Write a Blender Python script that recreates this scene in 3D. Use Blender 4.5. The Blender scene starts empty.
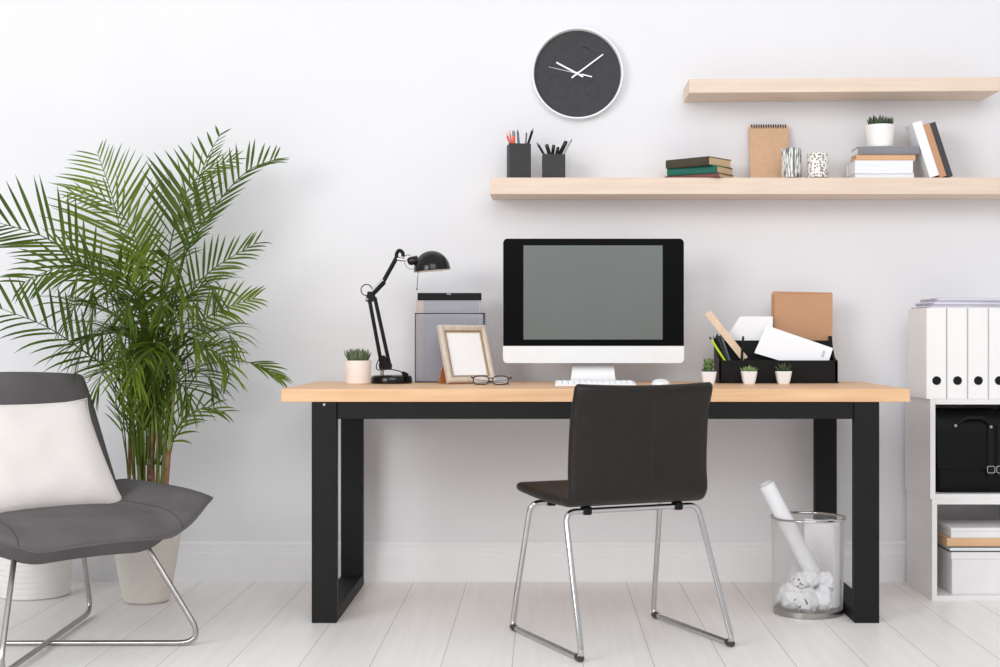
import bpy, bmesh, math, random
from mathutils import Vector, Matrix, noise
random.seed(7)
PI = math.pi
scene = bpy.context.scene
COL = scene.collection

# ------------------------------------------------------------------ camera frame
CAMZ, DW, F, VX, VY = 0.927, 5.275, 1407.0, 543.0, 333.5   # eye height, camera-wall distance, focal px

def W(px, py, d):
    """place at distance d in front of the camera plane seen at a photo position"""
    return Vector(((px - VX) * d / F, d - DW, CAMZ - (py - VY) * d / F))
def X(px, d): return (px - VX) * d / F
def Z(py, d): return CAMZ - (py - VY) * d / F
def Y(d): return d - DW

# ------------------------------------------------------------------ materials
def lin(c):
    out = []
    for v in c:
        v /= 255.0
        out.append(v / 12.92 if v <= 0.04045 else ((v + 0.055) / 1.055) ** 2.4)
    return (out[0], out[1], out[2], 1.0)

def mat(name, rgb, rough=0.5, metal=0.0, var=0.04, scale=12.0, stretch=(1, 1, 1), bump=0.0, bscale=None,
        rgb2=None, spec=0.5, alpha=1.0, transl=0.0, coat=0.0):
    m = bpy.data.materials.new(name)
    m.use_nodes = True
    nt = m.node_tree
    b = nt.nodes['Principled BSDF']
    tc = nt.nodes.new('ShaderNodeTexCoord')
    mp = nt.nodes.new('ShaderNodeMapping')
    mp.inputs['Scale'].default_value = stretch
    nt.links.new(tc.outputs['Object'], mp.inputs['Vector'])
    nz = nt.nodes.new('ShaderNodeTexNoise')
    nz.inputs['Scale'].default_value = scale
    nz.inputs['Detail'].default_value = 4
    nt.links.new(mp.outputs['Vector'], nz.inputs['Vector'])
    cr = nt.nodes.new('ShaderNodeValToRGB')
    c = lin(rgb)
    if rgb2 is None:
        lo = tuple(max(0, v * (1 - var * 2)) for v in c[:3]) + (1,)
        hi = tuple(min(1, v * (1 + var * 2)) for v in c[:3]) + (1,)
    else:
        lo, hi = c, lin(rgb2)
    cr.color_ramp.elements[0].position = 0.3
    cr.color_ramp.elements[1].position = 0.7
    cr.color_ramp.elements[0].color = lo
    cr.color_ramp.elements[1].color = hi
    nt.links.new(nz.outputs['Fac'], cr.inputs['Fac'])
    nt.links.new(cr.outputs['Color'], b.inputs['Base Color'])
    b.inputs['Roughness'].default_value = rough
    b.inputs['Metallic'].default_value = metal
    b.inputs['Specular IOR Level'].default_value = spec
    b.inputs['Alpha'].default_value = alpha
    b.inputs['Coat Weight'].default_value = coat
    if bump:
        n2 = nt.nodes.new('ShaderNodeTexNoise')
        n2.inputs['Scale'].default_value = bscale or scale * 8
        n2.inputs['Detail'].default_value = 3
        nt.links.new(mp.outputs['Vector'], n2.inputs['Vector'])
        bp = nt.nodes.new('ShaderNodeBump')
        bp.inputs['Strength'].default_value = bump
        bp.inputs['Distance'].default_value = 0.004
        nt.links.new(n2.outputs['Fac'], bp.inputs['Height'])
        nt.links.new(bp.outputs['Normal'], b.inputs['Normal'])
    if transl:
        tr = nt.nodes.new('ShaderNodeBsdfTranslucent')
        nt.links.new(cr.outputs['Color'], tr.inputs['Color'])
        mx = nt.nodes.new('ShaderNodeMixShader')
        mx.inputs['Fac'].default_value = transl
        out = nt.nodes['Material Output']
        nt.links.new(b.outputs['BSDF'], mx.inputs[1])
        nt.links.new(tr.outputs['BSDF'], mx.inputs[2])
        nt.links.new(mx.outputs['Shader'], out.inputs['Surface'])
    return m

def wood(name, a, b, axis='x', rough=0.45, scale=3.0):
    st = {'x': (1, 14, 14), 'y': (14, 1, 14), 'z': (14, 14, 1)}[axis]
    return mat(name, a, rough, scale=scale, stretch=st, rgb2=b, bump=0.03, bscale=scale * 4)

def floor_mat():
    m = bpy.data.materials.new('white_planks')
    m.use_nodes = True
    nt = m.node_tree; N = nt.nodes; L = nt.links
    b = N['Principled BSDF']
    tc = N.new('ShaderNodeTexCoord')
    sp = N.new('ShaderNodeSeparateXYZ'); L.new(tc.outputs['Object'], sp.inputs[0])
    ad = N.new('ShaderNodeMath'); ad.operation = 'ADD'; ad.inputs[1].default_value = 0.482 + 0.198 * 40
    L.new(sp.outputs['X'], ad.inputs[0])
    ay = N.new('ShaderNodeMath'); ay.operation = 'ADD'; ay.inputs[1].default_value = 30.35
    L.new(sp.outputs['Y'], ay.inputs[0])
    cb = N.new('ShaderNodeCombineXYZ')
    L.new(ay.outputs[0], cb.inputs['X']); L.new(ad.outputs[0], cb.inputs['Y'])
    br = N.new('ShaderNodeTexBrick')
    br.inputs['Scale'].default_value = 1.0
    br.inputs['Brick Width'].default_value = 60.0
    br.inputs['Row Height'].default_value = 0.198
    br.inputs['Mortar Size'].default_value = 0.0016
    br.inputs['Mortar Smooth'].default_value = 0.4
    br.inputs['Color1'].default_value = lin((242, 239, 236))
    br.inputs['Color2'].default_value = lin((246, 244, 242))
    br.inputs['Mortar'].default_value = lin((192, 187, 181))
    br.offset = 0.43
    L.new(cb.outputs[0], br.inputs['Vector'])
    mp = N.new('ShaderNodeMapping'); mp.inputs['Scale'].default_value = (1.2, 22, 1)
    L.new(cb.outputs[0], mp.inputs['Vector'])
    nz = N.new('ShaderNodeTexNoise'); nz.inputs['Scale'].default_value = 1.6; nz.inputs['Detail'].default_value = 6
    nz.inputs['Distortion'].default_value = 0.6
    L.new(mp.outputs[0], nz.inputs['Vector'])
    cr = N.new('ShaderNodeValToRGB')
    cr.color_ramp.elements[0].position = 0.35; cr.color_ramp.elements[0].color = (0.90, 0.89, 0.88, 1)
    cr.color_ramp.elements[1].position = 0.62; cr.color_ramp.elements[1].color = (1, 1, 1, 1)
    L.new(nz.outputs['Fac'], cr.inputs[0])
    mx = N.new('ShaderNodeMix'); mx.data_type = 'RGBA'; mx.blend_type = 'MULTIPLY'; mx.inputs['Factor'].default_value = 0.5
    L.new(br.outputs['Color'], mx.inputs['A']); L.new(cr.outputs['Color'], mx.inputs['B'])
    L.new(mx.outputs['Result'], b.inputs['Base Color'])
    b.inputs['Roughness'].default_value = 0.38
    bp = N.new('ShaderNodeBump'); bp.inputs['Strength'].default_value = 0.15; bp.inputs['Distance'].default_value = 0.002
    bp.invert = True
    L.new(br.outputs['Fac'], bp.inputs['Height']); L.new(bp.outputs['Normal'], b.inputs['Normal'])
    return m

def pattern_mat(name, kind):
    m = bpy.data.materials.new(name)
    m.use_nodes = True
    nt = m.node_tree; N = nt.nodes; L = nt.links
    b = N['Principled BSDF']
    tc = N.new('ShaderNodeTexCoord')
    mp = N.new('ShaderNodeMapping'); L.new(tc.outputs['Object'], mp.inputs['Vector'])
    cr = N.new('ShaderNodeValToRGB')
    if kind == 'birch':
        mp.inputs['Scale'].default_value = (1, 1, 0.13)
        t = N.new('ShaderNodeTexNoise'); t.inputs['Scale'].default_value = 230; t.inputs['Detail'].default_value = 3
        L.new(mp.outputs[0], t.inputs['Vector']); L.new(t.outputs['Fac'], cr.inputs[0])
        cr.color_ramp.elements[0].position = 0.43; cr.color_ramp.elements[0].color = lin((100, 100, 100))
        cr.color_ramp.elements[1].position = 0.56; cr.color_ramp.elements[1].color = lin((238, 238, 234))
    elif kind == 'dots':
        t = N.new('ShaderNodeTexVoronoi'); t.inputs['Scale'].default_value = 100; t.inputs['Randomness'].default_value = 0.75
        L.new(mp.outputs[0], t.inputs['Vector']); L.new(t.outputs['Distance'], cr.inputs[0])
        cr.color_ramp.elements[0].position = 0.33; cr.color_ramp.elements[0].color = lin((112, 100, 86))
        cr.color_ramp.elements[1].position = 0.41; cr.color_ramp.elements[1].color = lin((240, 238, 232))
    elif kind == 'print':
        t = N.new('ShaderNodeTexNoise'); t.inputs['Scale'].default_value = 60; t.inputs['Detail'].default_value = 1
        L.new(mp.outputs[0], t.inputs['Vector']); L.new(t.outputs['Fac'], cr.inputs[0])
        cr.color_ramp.elements[0].position = 0.33; cr.color_ramp.elements[0].color = lin((70, 66, 66))
        cr.color_ramp.elements[1].position = 0.36; cr.color_ramp.elements[1].color = lin((240, 240, 242))
    L.new(cr.outputs[0], b.inputs['Base Color'])
    b.inputs['Roughness'].default_value = 0.4
    return m

M = dict(
    wall=mat('wall_paint', (231, 231, 234), 0.85, var=0.006, scale=2.5, bump=0.02, bscale=160),
    trim=mat('trim_paint', (240, 240, 242), 0.35, var=0.006),
    floor=floor_mat(),
    desk=wood('desk_wood', (220, 174, 130), (231, 191, 150), 'x', 0.45, 4.0),
    shelf=wood('shelf_wood', (222, 200, 180), (232, 213, 196), 'x', 0.55, 4.0),
    blackmetal=mat('black_powder_metal', (21, 21, 22), 0.6, var=0.05, spec=0.25),
    blackgloss=mat('black_gloss', (8, 8, 9), 0.18, var=0.05, spec=0.4),
    bezel=mat('bezel_black', (6, 6, 9), 0.3, var=0.02, spec=0.08),
    blackplastic=mat('black_plastic', (15, 15, 16), 0.5, var=0.06, spec=0.22),
    leather=mat('brown_black_leather', (31, 27, 25), 0.40, var=0.06, scale=30, bump=0.12, bscale=420, spec=0.3),
    leather_d=mat('leather_stitch', (30, 26, 24), 0.5, var=0.05),
    chrome=mat('chrome', (200, 200, 200), 0.14, 1.0, var=0.02),
    steel=mat('brushed_steel', (176, 173, 170), 0.28, 1.0, var=0.03),
    rubber=mat('rubber', (60, 58, 57), 0.6),
    greyfabric=mat('grey_fabric', (99, 96, 97), 0.9, var=0.06, scale=9, bump=0.15, bscale=700, spec=0.2),
    piping=mat('piping', (98, 96, 97), 0.85, spec=0.2),
    greyfabric_d=mat('grey_seam', (72, 70, 71), 0.9, spec=0.2),
    linen=mat('linen', (238, 232, 228), 0.95, var=0.012, scale=160, stretch=(1, 1, 3), bump=0.5, bscale=260, spec=0.1),
    beigepot=mat('beige_pot', (234, 228, 219), 0.75, var=0.02, scale=40, bump=0.1, stretch=(1, 1, 3)),
    whitepot=mat('white_pot', (243, 241, 238), 0.45, var=0.02),
    pinkpot=mat('pinkish_white_pot', (240, 227, 218), 0.5, var=0.015),
    soil=mat('soil', (52, 40, 32), 0.95, var=0.3, scale=120, bump=0.8, bscale=200),
    leaf=mat('palm_leaf', (70, 92, 18), 0.45, scale=5, rgb2=(112, 134, 36), transl=0.13, spec=0.2),
    leaf2=mat('palm_leaf_deep', (54, 75, 18), 0.45, scale=5, rgb2=(90, 112, 34), transl=0.18, spec=0.2),
    cane=mat('palm_cane', (98, 116, 46), 0.5, scale=14, rgb2=(142, 150, 72)),
    sheath=mat('palm_sheath', (120, 70, 52), 0.7, scale=30, rgb2=(160, 122, 88)),
    aloe=mat('aloe', (72, 90, 68), 0.5, scale=60, rgb2=(118, 136, 108)),
    succ=mat('succulent', (70, 98, 58), 0.5, scale=60, rgb2=(112, 138, 84)),
    succ2=mat('succulent_pale', (100, 130, 76), 0.5, scale=60, rgb2=(148, 170, 110)),
    succ3=mat('succulent_dark', (46, 62, 44), 0.5, scale=60, rgb2=(78, 98, 66)),
    white=mat('white_satin', (241, 243, 246), 0.35, var=0.008),
    whitemel=mat('white_melamine', (233, 231, 230), 0.4, var=0.01),
    binder=mat('white_binder', (240, 238, 237), 0.45, var=0.01),
    paper=mat('white_paper', (250, 250, 253), 0.8, var=0.008),
    pages=mat('cream_pages', (206, 176, 136), 0.85, scale=8, stretch=(1, 1, 60), rgb2=(222, 196, 158)),
    wpages=mat('white_pages', (230, 232, 238), 0.85, scale=8, stretch=(1, 1, 60), rgb2=(244, 245, 248)),
    olive=mat('olive_cloth', (64, 58, 42), 0.7, bump=0.1),
    teal=mat('teal_cloth', (18, 100, 84), 0.6, bump=0.1),
    maroon=mat('maroon_cloth', (120, 74, 72), 0.7, bump=0.1),
    greybook=mat('grey_cloth', (132, 132, 138), 0.7, bump=0.1),
    kraft=mat('kraft', (212, 176, 144), 0.85, var=0.03, scale=40),
    tan=mat('tan_cover', (218, 176, 136), 0.75, var=0.02),
    charcoal=mat('charcoal_cover', (56, 57, 60), 0.5),
    brownfolder=mat('brown_card', (196, 148, 112), 0.6, var=0.025, scale=6),
    dial=mat('dial', (58, 57, 60), 0.75, var=0.05, scale=90),
    dialr=mat('dial_relief', (56, 55, 58), 0.6, var=0.03),
    holder=mat('pen_holder', (58, 58, 60), 0.6, var=0.03, spec=0.3),
    screen=mat('screen_grey', (104, 111, 109), 0.3, var=0.02, scale=3),
    alu=mat('aluminium', (206, 206, 207), 0.35, 0.35, var=0.01),
    chin=mat('pale_aluminium', (238, 241, 244), 0.35, var=0.01),
    smoke=mat('smoked_acrylic', (186, 189, 202), 0.15, var=0.02, alpha=0.30),
    greycover=mat('grey_cover', (162, 163, 172), 0.5, var=0.02),
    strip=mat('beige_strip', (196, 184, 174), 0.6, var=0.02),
    framewood=wood('frame_wood', (196, 181, 166), (218, 206, 193), 'z', 0.4, 6.0),
    framebrown=mat('frame_inner', (158, 132, 104), 0.4),
    easel=mat('easel_board', (186, 118, 66), 0.7),
    rulerwood=wood('ruler_wood', (226, 196, 166), (238, 214, 188), 'z', 0.6),
    lime=mat('lime', (190, 222, 40), 0.35),
    orange=mat('orange', (236, 88, 40), 0.4),
    pink=mat('pink', (238, 150, 172), 0.4),
    bluegrey=mat('blue_grey', (104, 122, 134), 0.4),
    midgrey=mat('mid_grey', (128, 128, 130), 0.4),
    palegrey=mat('pale_grey', (196, 196, 198), 0.35),
    lead=mat('pencil_wood', (222, 190, 150), 0.7),
    bag=mat('black_leather', (7, 7, 8), 0.45, var=0.1, bump=0.1, bscale=200, spec=0.18),
    bagd=mat('black_trim', (10, 10, 10), 0.4, spec=0.25),
    plasticfolder=mat('lilac_plastic', (206, 200, 216), 0.25, var=0.04, scale=6),
    plasticfolder2=mat('grey_lilac_plastic', (176, 172, 190), 0.25, var=0.04, scale=6),
    greenfolder=mat('dark_green_card', (58, 74, 68), 0.5),
    lampin=mat('lamp_white_inside', (250, 248, 244), 0.5, var=0.005),
    boxw=mat('white_card', (232, 230, 230), 0.7, var=0.01),
    meshwire=mat('silver_wire', (214, 212, 210), 0.35, 0.4, var=0.02),
    lens=mat('lens', (235, 238, 240), 0.05, alpha=0.12),
    glassdark=mat('holder_base', (70, 60, 54), 0.4),
    birch=pattern_mat('birch_stripes', 'birch'),
    dots=pattern_mat('brown_dots', 'dots'),
    printed=pattern_mat('printed_paper', 'print'),
    logo=mat('pale_badge', (170, 170, 172), 0.3, 0.6),
    photo=mat('blank_photo', (247, 246, 246), 0.5, var=0.004),
    eyeframe=mat('spectacle_frame', (38, 30, 28), 0.25),
)

# ------------------------------------------------------------------ object helpers
def obj(name, bm, m, parent=None, loc=None, smooth=None, recalc=True):
    if recalc:
        bmesh.ops.recalc_face_normals(bm, faces=bm.faces[:])
    me = bpy.data.meshes.new(name)
    bm.to_mesh(me); bm.free()
    me.materials.append(M[m])
    if smooth is not None:
        for p in me.polygons: p.use_smooth = True
        if smooth < 180:
            me.set_sharp_from_angle(angle=math.radians(smooth))
    o = bpy.data.objects.new(name, me)
    COL.objects.link(o)
    if parent is not None: o.parent = parent
    if loc is not None: o.location = loc
    return o

def tag(o, label, cat, group=None):
    o['label'] = label; o['category'] = cat
    if group: o['group'] = group
    return o

def thing(name, label, cat, loc=(0, 0, 0), rotz=0.0, group=None, rot=None):
    o = bpy.data.objects.new(name, None)
    o.empty_display_size = 0.05
    COL.objects.link(o)
    o.location = loc
    o.rotation_euler = rot if rot else (0, 0, rotz)
    return tag(o, label, cat, group)

def struct(name, bm, m, smooth=None):
    o = obj(name, bm, m, smooth=smooth); o['kind'] = 'structure'
    return o

def copy_thing(root, loc, rot, label, group=None):
    r = root.copy(); COL.objects.link(r)
    r.location = loc; r.rotation_euler = rot; r['label'] = label
    if group: r['group'] = group
    for ch in list(root.children):
        c = ch.copy(); COL.objects.link(c); c.parent = r
        for g in list(ch.children):
            d = g.copy(); COL.objects.link(d); d.parent = c
    return r

# ------------------------------------------------------------------ shape helpers
def B(): return bmesh.new()

def box(bm, x0, x1, y0, y1, z0, z1, bev=0.0, seg=2, mtx=None):
    vs = [bm.verts.new((x, y, z)) for z in (z0, z1) for y in (y0, y1) for x in (x0, x1)]
    fs = [(0, 2, 3, 1), (4, 5, 7, 6), (0, 1, 5, 4), (2, 6, 7, 3), (0, 4, 6, 2), (1, 3, 7, 5)]
    faces = [bm.faces.new([vs[i] for i in f]) for f in fs]
    allv = vs
    if bev > 0:
        edges = list({e for f in faces for e in f.edges})
        r = bmesh.ops.bevel(bm, geom=edges, offset=bev, segments=seg, profile=0.5, affect='EDGES', clamp_overlap=True)
        allv = list({v for f in r['faces'] for v in f.verts} | {v for v in vs if v.is_valid})
    if mtx is not None:
        for v in allv: v.co = mtx @ v.co
    return bm

def prism(bm, poly, y0, y1, axis='y', mtx=None):
    """extrude a 2-D outline; axis y: outline in x,z; axis x: outline in y,z; axis z: outline in x,y"""
    def p(a, b, t):
        return {'y': (a, t, b), 'x': (t, a, b), 'z': (a, b, t)}[axis]
    lo = [bm.verts.new(p(a, b, y0)) for a, b in poly]
    hi = [bm.verts.new(p(a, b, y1)) for a, b in poly]
    n = len(poly)
    bm.faces.new(lo); bm.faces.new(hi[::-1])
    for i in range(n):
        bm.faces.new((lo[i], hi[i], hi[(i + 1) % n], lo[(i + 1) % n]))
    if mtx is not None:
        for v in lo + hi: v.co = mtx @ v.co
    return bm

def loft(bm, rings, caps=True, closed=False):
    vr = [[bm.verts.new(p) for p in r] for r in rings]
    n = len(vr[0])
    R = len(vr)
    for i in range(R if closed else R - 1):
        a, b = vr[i], vr[(i + 1) % R]
        for j in range(n):
            bm.faces.new((a[j], a[(j + 1) % n], b[(j + 1) % n], b[j]))
    if caps and not closed:
        bm.faces.new(vr[0][::-1]); bm.faces.new(vr[-1])
    return vr

def tube(bm, pts, r, n=10, closed=False, caps=True):
    pts = [Vector(p) for p in pts]
    N = len(pts)
    rad = r if isinstance(r, (list, tuple)) else [r] * N
    tans = []
    for i in range(N):
        a = pts[(i - 1) % N] if (closed or i > 0) else pts[0]
        b = pts[(i + 1) % N] if (closed or i < N - 1) else pts[-1]
        tans.append((b - a).normalized())
    ref = Vector((0, 0, 1)) if abs(tans[0].z) < 0.9 else Vector((1, 0, 0))
    u = tans[0].cross(ref).normalized()
    rings = []
    for i in range(N):
        t = tans[i]
        u = (u - t * u.dot(t))
        u = u.normalized() if u.length > 1e-6 else t.orthogonal().normalized()
        v = t.cross(u)
        rings.append([pts[i] + (u * math.cos(2 * PI * k / n) + v * math.sin(2 * PI * k / n)) * rad[i] for k in range(n)])
    loft(bm, rings, caps=caps, closed=closed)
    return bm

def fillet(pts, rad, seg=6, closed=False):
    pts = [Vector(p) for p in pts]
    N = len(pts); out = []
    for i in range(N):
        if not closed and i in (0, N - 1):
            out.append(pts[i]); continue
        p, a, b = pts[i], pts[(i - 1) % N], pts[(i + 1) % N]
        da, db = (a - p), (b - p)
        ang = da.angle(db)
        L = min(rad / math.tan(ang / 2), da.length * 0.45, db.length * 0.45)
        s, e = p + da.normalized() * L, p + db.normalized() * L
        for k in range(seg + 1):
            t = k / seg
            out.append(s * (1 - t) ** 2 + p * 2 * t * (1 - t) + e * t * t)
    return out

def lathe(bm, prof, n=40, c=(0, 0, 0), mtx=None, power=None):
    """revolve (r,z) profile; power: superellipse exponent for rounded-square pots"""
    c = Vector(c)
    vr = []
    for r, z in prof:
        if r < 1e-6:
            vr.append([bm.verts.new(c + Vector((0, 0, z)))]); continue
        ring = []
        for k in range(n):
            a = 2 * PI * k / n + (PI / n if power else 0)
            ca, sa = math.cos(a), math.sin(a)
            q = 1.0
            if power:
                q = 1.0 / (abs(ca) ** power + abs(sa) ** power) ** (1.0 / power)
            ring.append(bm.verts.new(c + Vector((r * q * ca, r * q * sa, z))))
        vr.append(ring)
    for a, b in zip(vr[:-1], vr[1:]):
        if len(a) == 1 and len(b) == 1: continue
        for k in range(n):
            k2 = (k + 1) % n
            if len(a) == 1: bm.faces.new((a[0], b[k2], b[k]))
            elif len(b) == 1: bm.faces.new((a[k], a[k2], b[0]))
            else: bm.faces.new((a[k], a[k2], b[k2], b[k]))
    if mtx is not None:
        for ring in vr:
            for v in ring: v.co = mtx @ v.co
    return bm

def spline(P, n):
    """Catmull-Rom through the points"""
    P = [Vector(p) for p in P]
    P = [P[0] * 2 - P[1]] + P + [P[-1] * 2 - P[-2]]
    segs = len(P) - 3
    out = []
    for i in range(n):
        t = i / (n - 1) * segs
        k = min(int(t), segs - 1); t -= k
        a, b, c, d = P[k:k + 4]
        out.append(0.5 * ((2 * b) + (c - a) * t + (2 * a - 5 * b + 4 * c - d) * t * t + (3 * b - a - 3 * c + d) * t ** 3))
    return out

def sstep(a, b, x):
    t = max(0.0, min(1.0, (x - a) / (b - a)))
    return t * t * (3 - 2 * t)

# ================================================================== SETTING
bm = B(); box(bm, -5.5, 5.5, 0.0, 0.12, -0.05, 3.0); struct('wall_back', bm, 'wall')
bm = B(); box(bm, -5.5, 5.5, -6.5, 0.12, -0.06, 0.0); struct('floor', bm, 'floor')
bm = B()
prism(bm, [(0.0, 0.0), (-0.018, 0.0), (-0.018, 0.104), (-0.0165, 0.108), (-0.012, 0.110), (-0.012, 0.128),
           (-0.0135, 0.132), (-0.0135, 0.141), (-0.010, 0.147), (-0.004, 0.1495), (0.0, 0.1495)], -5.5, 5.5, axis='x')
struct('baseboard_back', bm, 'trim')

# ================================================================== DESK
DZ = 0.75
desk = thing('desk', 'long desk with pale wood top on black metal frame legs', 'desk', (0.168, Y(4.85), 0))
bm = B(); box(bm, -1.006, 1.006, -0.35, 0.35, 0.7080, DZ, 0.0025); obj('tabletop', bm, 'desk', desk)
for s in (-1, 1):
    a, b = sorted((s * 0.9085, s * 0.8285))
    for y0, y1 in ((-0.35, -0.31), (0.30, 0.34)):
        bm = B(); box(bm, a, b, y0 + 0.002, y1, 0.0, 0.7080, 0.002, 1); obj('leg', bm, 'blackmetal', desk)
    bm = B(); box(bm, a, b, -0.31, 0.30, 0.0, 0.04, 0.002, 1); obj('foot_bar', bm, 'blackmetal', desk)
    bm = B(); box(bm, a, b, -0.31, 0.30, 0.655, 0.7080, 0.002, 1); obj('side_rail', bm, 'blackmetal', desk)
    if s > 0: continue
    bm = B(); lathe(bm, [(0, 0), (0.005, 0), (0.0055, 0.003), (0.004, 0.005), (0, 0.006)], 16,
                    mtx=Matrix.Translation((s * 0.868, -0.348, 0.699)) @ Matrix.Rotation(PI / 2, 4, 'X'))
    obj('bolt', bm, 'steel', desk, smooth=40)
bm = B(); box(bm, -0.8285, 0.8285, -0.341, -0.301, 0.653, 0.7080, 0.002, 1); obj('apron', bm, 'blackmetal', desk)
bm = B(); box(bm, -0.8285, 0.8285, 0.30, 0.335, 0.655, 0.7080, 0.002, 1); obj('apron', bm, 'blackmetal', desk)

# ================================================================== WALL SHELVES
SF = 5.07
def shelf(x0, x1, z0, z1, tilt, label):
    t = bm = B()
    L = x1 - x0
    box(bm, 0, L, 0, 5.2748 - SF, 0, z1 - z0, 0.0015, 1)
    o = obj('wall_shelf', bm, 'shelf', loc=(x0, Y(SF), z0))
    o.rotation_euler = (0, -tilt, 0)
    return tag(o, label, 'shelf', None)
SZ = 1.489
shelf(X(490, SF), 1.95, 1.429, SZ, 0, 'lower long floating wood shelf holding pen cups and books')
shelf(X(689, SF), X(1000.5, SF), Z(93, SF), Z(79, SF), math.radians(0.40), 'upper short empty floating wood shelf')

# ================================================================== WALL CLOCK
ck = thing('wall_clock', 'round wall clock with charcoal face, white hands and slim white rim', 'clock', (X(577.6, 5.24), 0, Z(73.1, 5.24)))
RX = Matrix.Rotation(PI / 2, 4, 'X')       # local z -> -y (towards the room)
bm = B(); lathe(bm, [(0.155, 0.0), (0.168, 0.0), (0.1700, 0.004), (0.1700, 0.039), (0.1692, 0.0405), (0.1655, 0.0405), (0.1642, 0.039), (0.1612, 0.0165), (0.155, 0.0165), (0.155, 0)], 96, mtx=RX)
obj('rim', bm, 'white', ck, smooth=40)
bm = B(); lathe(bm, [(0, 0.004), (0.1613, 0.004), (0.1613, 0.019), (0, 0.019)], 96, mtx=RX); dial = obj('dial', bm, 'dial', ck, smooth=40)
bm = B()
k = 0.0005865
def ring(cx, cz, r, w, a0=0, a1=360):
    n = 60; rr = []
    for i in range(n + 1):
        a = math.radians(a0 + (a1 - a0) * i / n)
        c, s = math.cos(a), math.sin(a)
        rr.append([(cx + (r - w) * c, -0.0185, cz + (r - w) * s), (cx + (r - w * .5) * c, -0.0203, cz + (r - w * .5) * s),
                   (cx + (r + w * .5) * c, -0.0203, cz + (r + w * .5) * s), (cx + (r + w) * c, -0.0185, cz + (r + w) * s)])
    loft(bm, rr)
ring(0, 0, 175 * k, 0.0022, 25, 215)
ring(-130 * k, -85 * k, 72 * k, 0.0020)
ring(95 * k, -100 * k, 48 * k, 0.0020)
ring(20 * k, 30 * k, 92 * k, 0.0018, 200, 330)
ring(40 * k, 130 * k, 40 * k, 0.0018)
for cx, cz, vert in ((0, 228, 1), (212, -10, 0), (-10, -212, 1), (-215, 5, 0)):
    for q in (-1, 0, 1):
        if vert: box(bm, cx * k + q * .007 - .0018, cx * k + q * .007 + .0018, -0.0205, -0.0185, cz * k - .013, cz * k + .013)
        else: box(bm, cx * k - .013, cx * k + .013, -0.0205, -0.0185, cz * k + q * .007 - .0018, cz * k + q * .007 + .0018)
obj('dial_relief', bm, 'dialr', dial)
def hand(name, tip, tail, w0, w1, y):
    bm = B()
    a, b = Vector((tail[0] * k, 0, -tail[1] * k)), Vector((tip[0] * k, 0, -tip[1] * k))
    t = (b - a).normalized(); nrm = Vector((-t.z, 0, t.x))
    pts = [a - nrm * w0, b - nrm * w1, b + t * w1 * .5, b + nrm * w1, a + nrm * w0]
    prism(bm, [(p.x, p.z) for p in pts], y - 0.0012, y)
    obj(name, bm, 'white', ck)
hand('minute_hand', (162, -122), (-38, 27), 0.0030, 0.0024, -0.026)
hand('hour_hand', (-134, -71), (36, 20), 0.0036, 0.0030, -0.0235)
hand('second_hand', (-182, -41), (92, 22), 0.0011, 0.0005, -0.0285)
bm = B(); prism(bm, [(28 * k, -2 * k), (92 * k, -18 * k), (92 * k, -26 * k), (28 * k, -10 * k)], -0.0300, -0.0287); obj('counterweight', bm, 'white', ck)
bm = B(); lathe(bm, [(0, .0185), (.006, .0185), (.006, .031), (.004, .032), (0, .032)], 20, mtx=RX); obj('hub', bm, 'white', ck, smooth=40)

# ================================================================== MONITOR, KEYBOARD, MOUSE
md = 4.98
mon = thing('desktop_computer', 'large all-in-one computer with black bezel, grey screen and white chin on desk', 'computer', (X(593.5, md), Y(md), DZ))
w = (684 - 503) / 2 * md / F
zt, zc, zb = Z(238.5, md) - DZ, Z(346, md) - DZ, Z(363, md) - DZ
def rr_outline(x0, x1, z0, z1, rb, rt, seg=6):
    out = []
    for cx, cz, a0, r in ((x1 - rt, z1 - rt, 0, rt), (x0 + rt, z1 - rt, 90, rt), (x0 + rb, z0 + rb, 180, rb), (x1 - rb, z0 + rb, 270, rb)):
        if r < 1e-5: out.append((cx, cz)); continue
        for i in range(seg + 1):
            a = math.radians(a0 + 90 * i / seg); out.append((cx + r * math.cos(a), cz + r * math.sin(a)))
    return out
bm = B(); rings = []
for sc, y in ((1, 0.002), (1, 0.012), (0.97, 0.022), (0.8, 0.035), (0.5, 0.044)):
    o = rr_outline(-w, w, zb, zt, 0.016, 0.016); cz = (zb + zt) / 2
    rings.append([(x * sc, y, cz + (z - cz) * sc) for x, z in o])
loft(bm, rings); obj('rear_shell', bm, 'alu', mon, smooth=35)
bm = B(); prism(bm, rr_outline(-w + .0008, w - .0008, zc, zt - .0008, 0.0, 0.0155), -0.004, 0.002); obj('bezel', bm, 'bezel', mon)
bm = B(); prism(bm, rr_outline(-w, w, zb, zc, 0.016, 0.0), -0.0045, 0.002); obj('chin', bm, 'chin', mon)
sx0, sx1 = X(523.5, md) - mon.location.x, X(662.5, md) - mon.location.x
bm = B(); box(bm, sx0, sx1, -0.0046, -0.0035, Z(339.5, md) - DZ, Z(245.5, md) - DZ); obj('screen', bm, 'screen', mon)
bm = B()   # neck: slanted plate curving into the foot
prof = fillet([(0, 0.05, 0.19), (0, 0.040, 0.06), (0, 0.062, 0.006), (0, -0.06, 0.006)], 0.03, 6)
prof = [(0, 0.045, 0.20), (0, 0.046, 0.12), (0, 0.044, 0.06), (0, 0.040, 0.035), (0, 0.036, 0.020), (0, 0.035, 0.009)]
rings = []
for i, p in enumerate(prof):
    hw = 0.070 + 0.0022 * i
    rings.append([(-hw, p[1], p[2]), (hw, p[1], p[2]), (hw, p[1] + 0.005, p[2]), (-hw, p[1] + 0.005, p[2])])
loft(bm, rings); obj('neck', bm, 'alu', mon, smooth=40)
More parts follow.
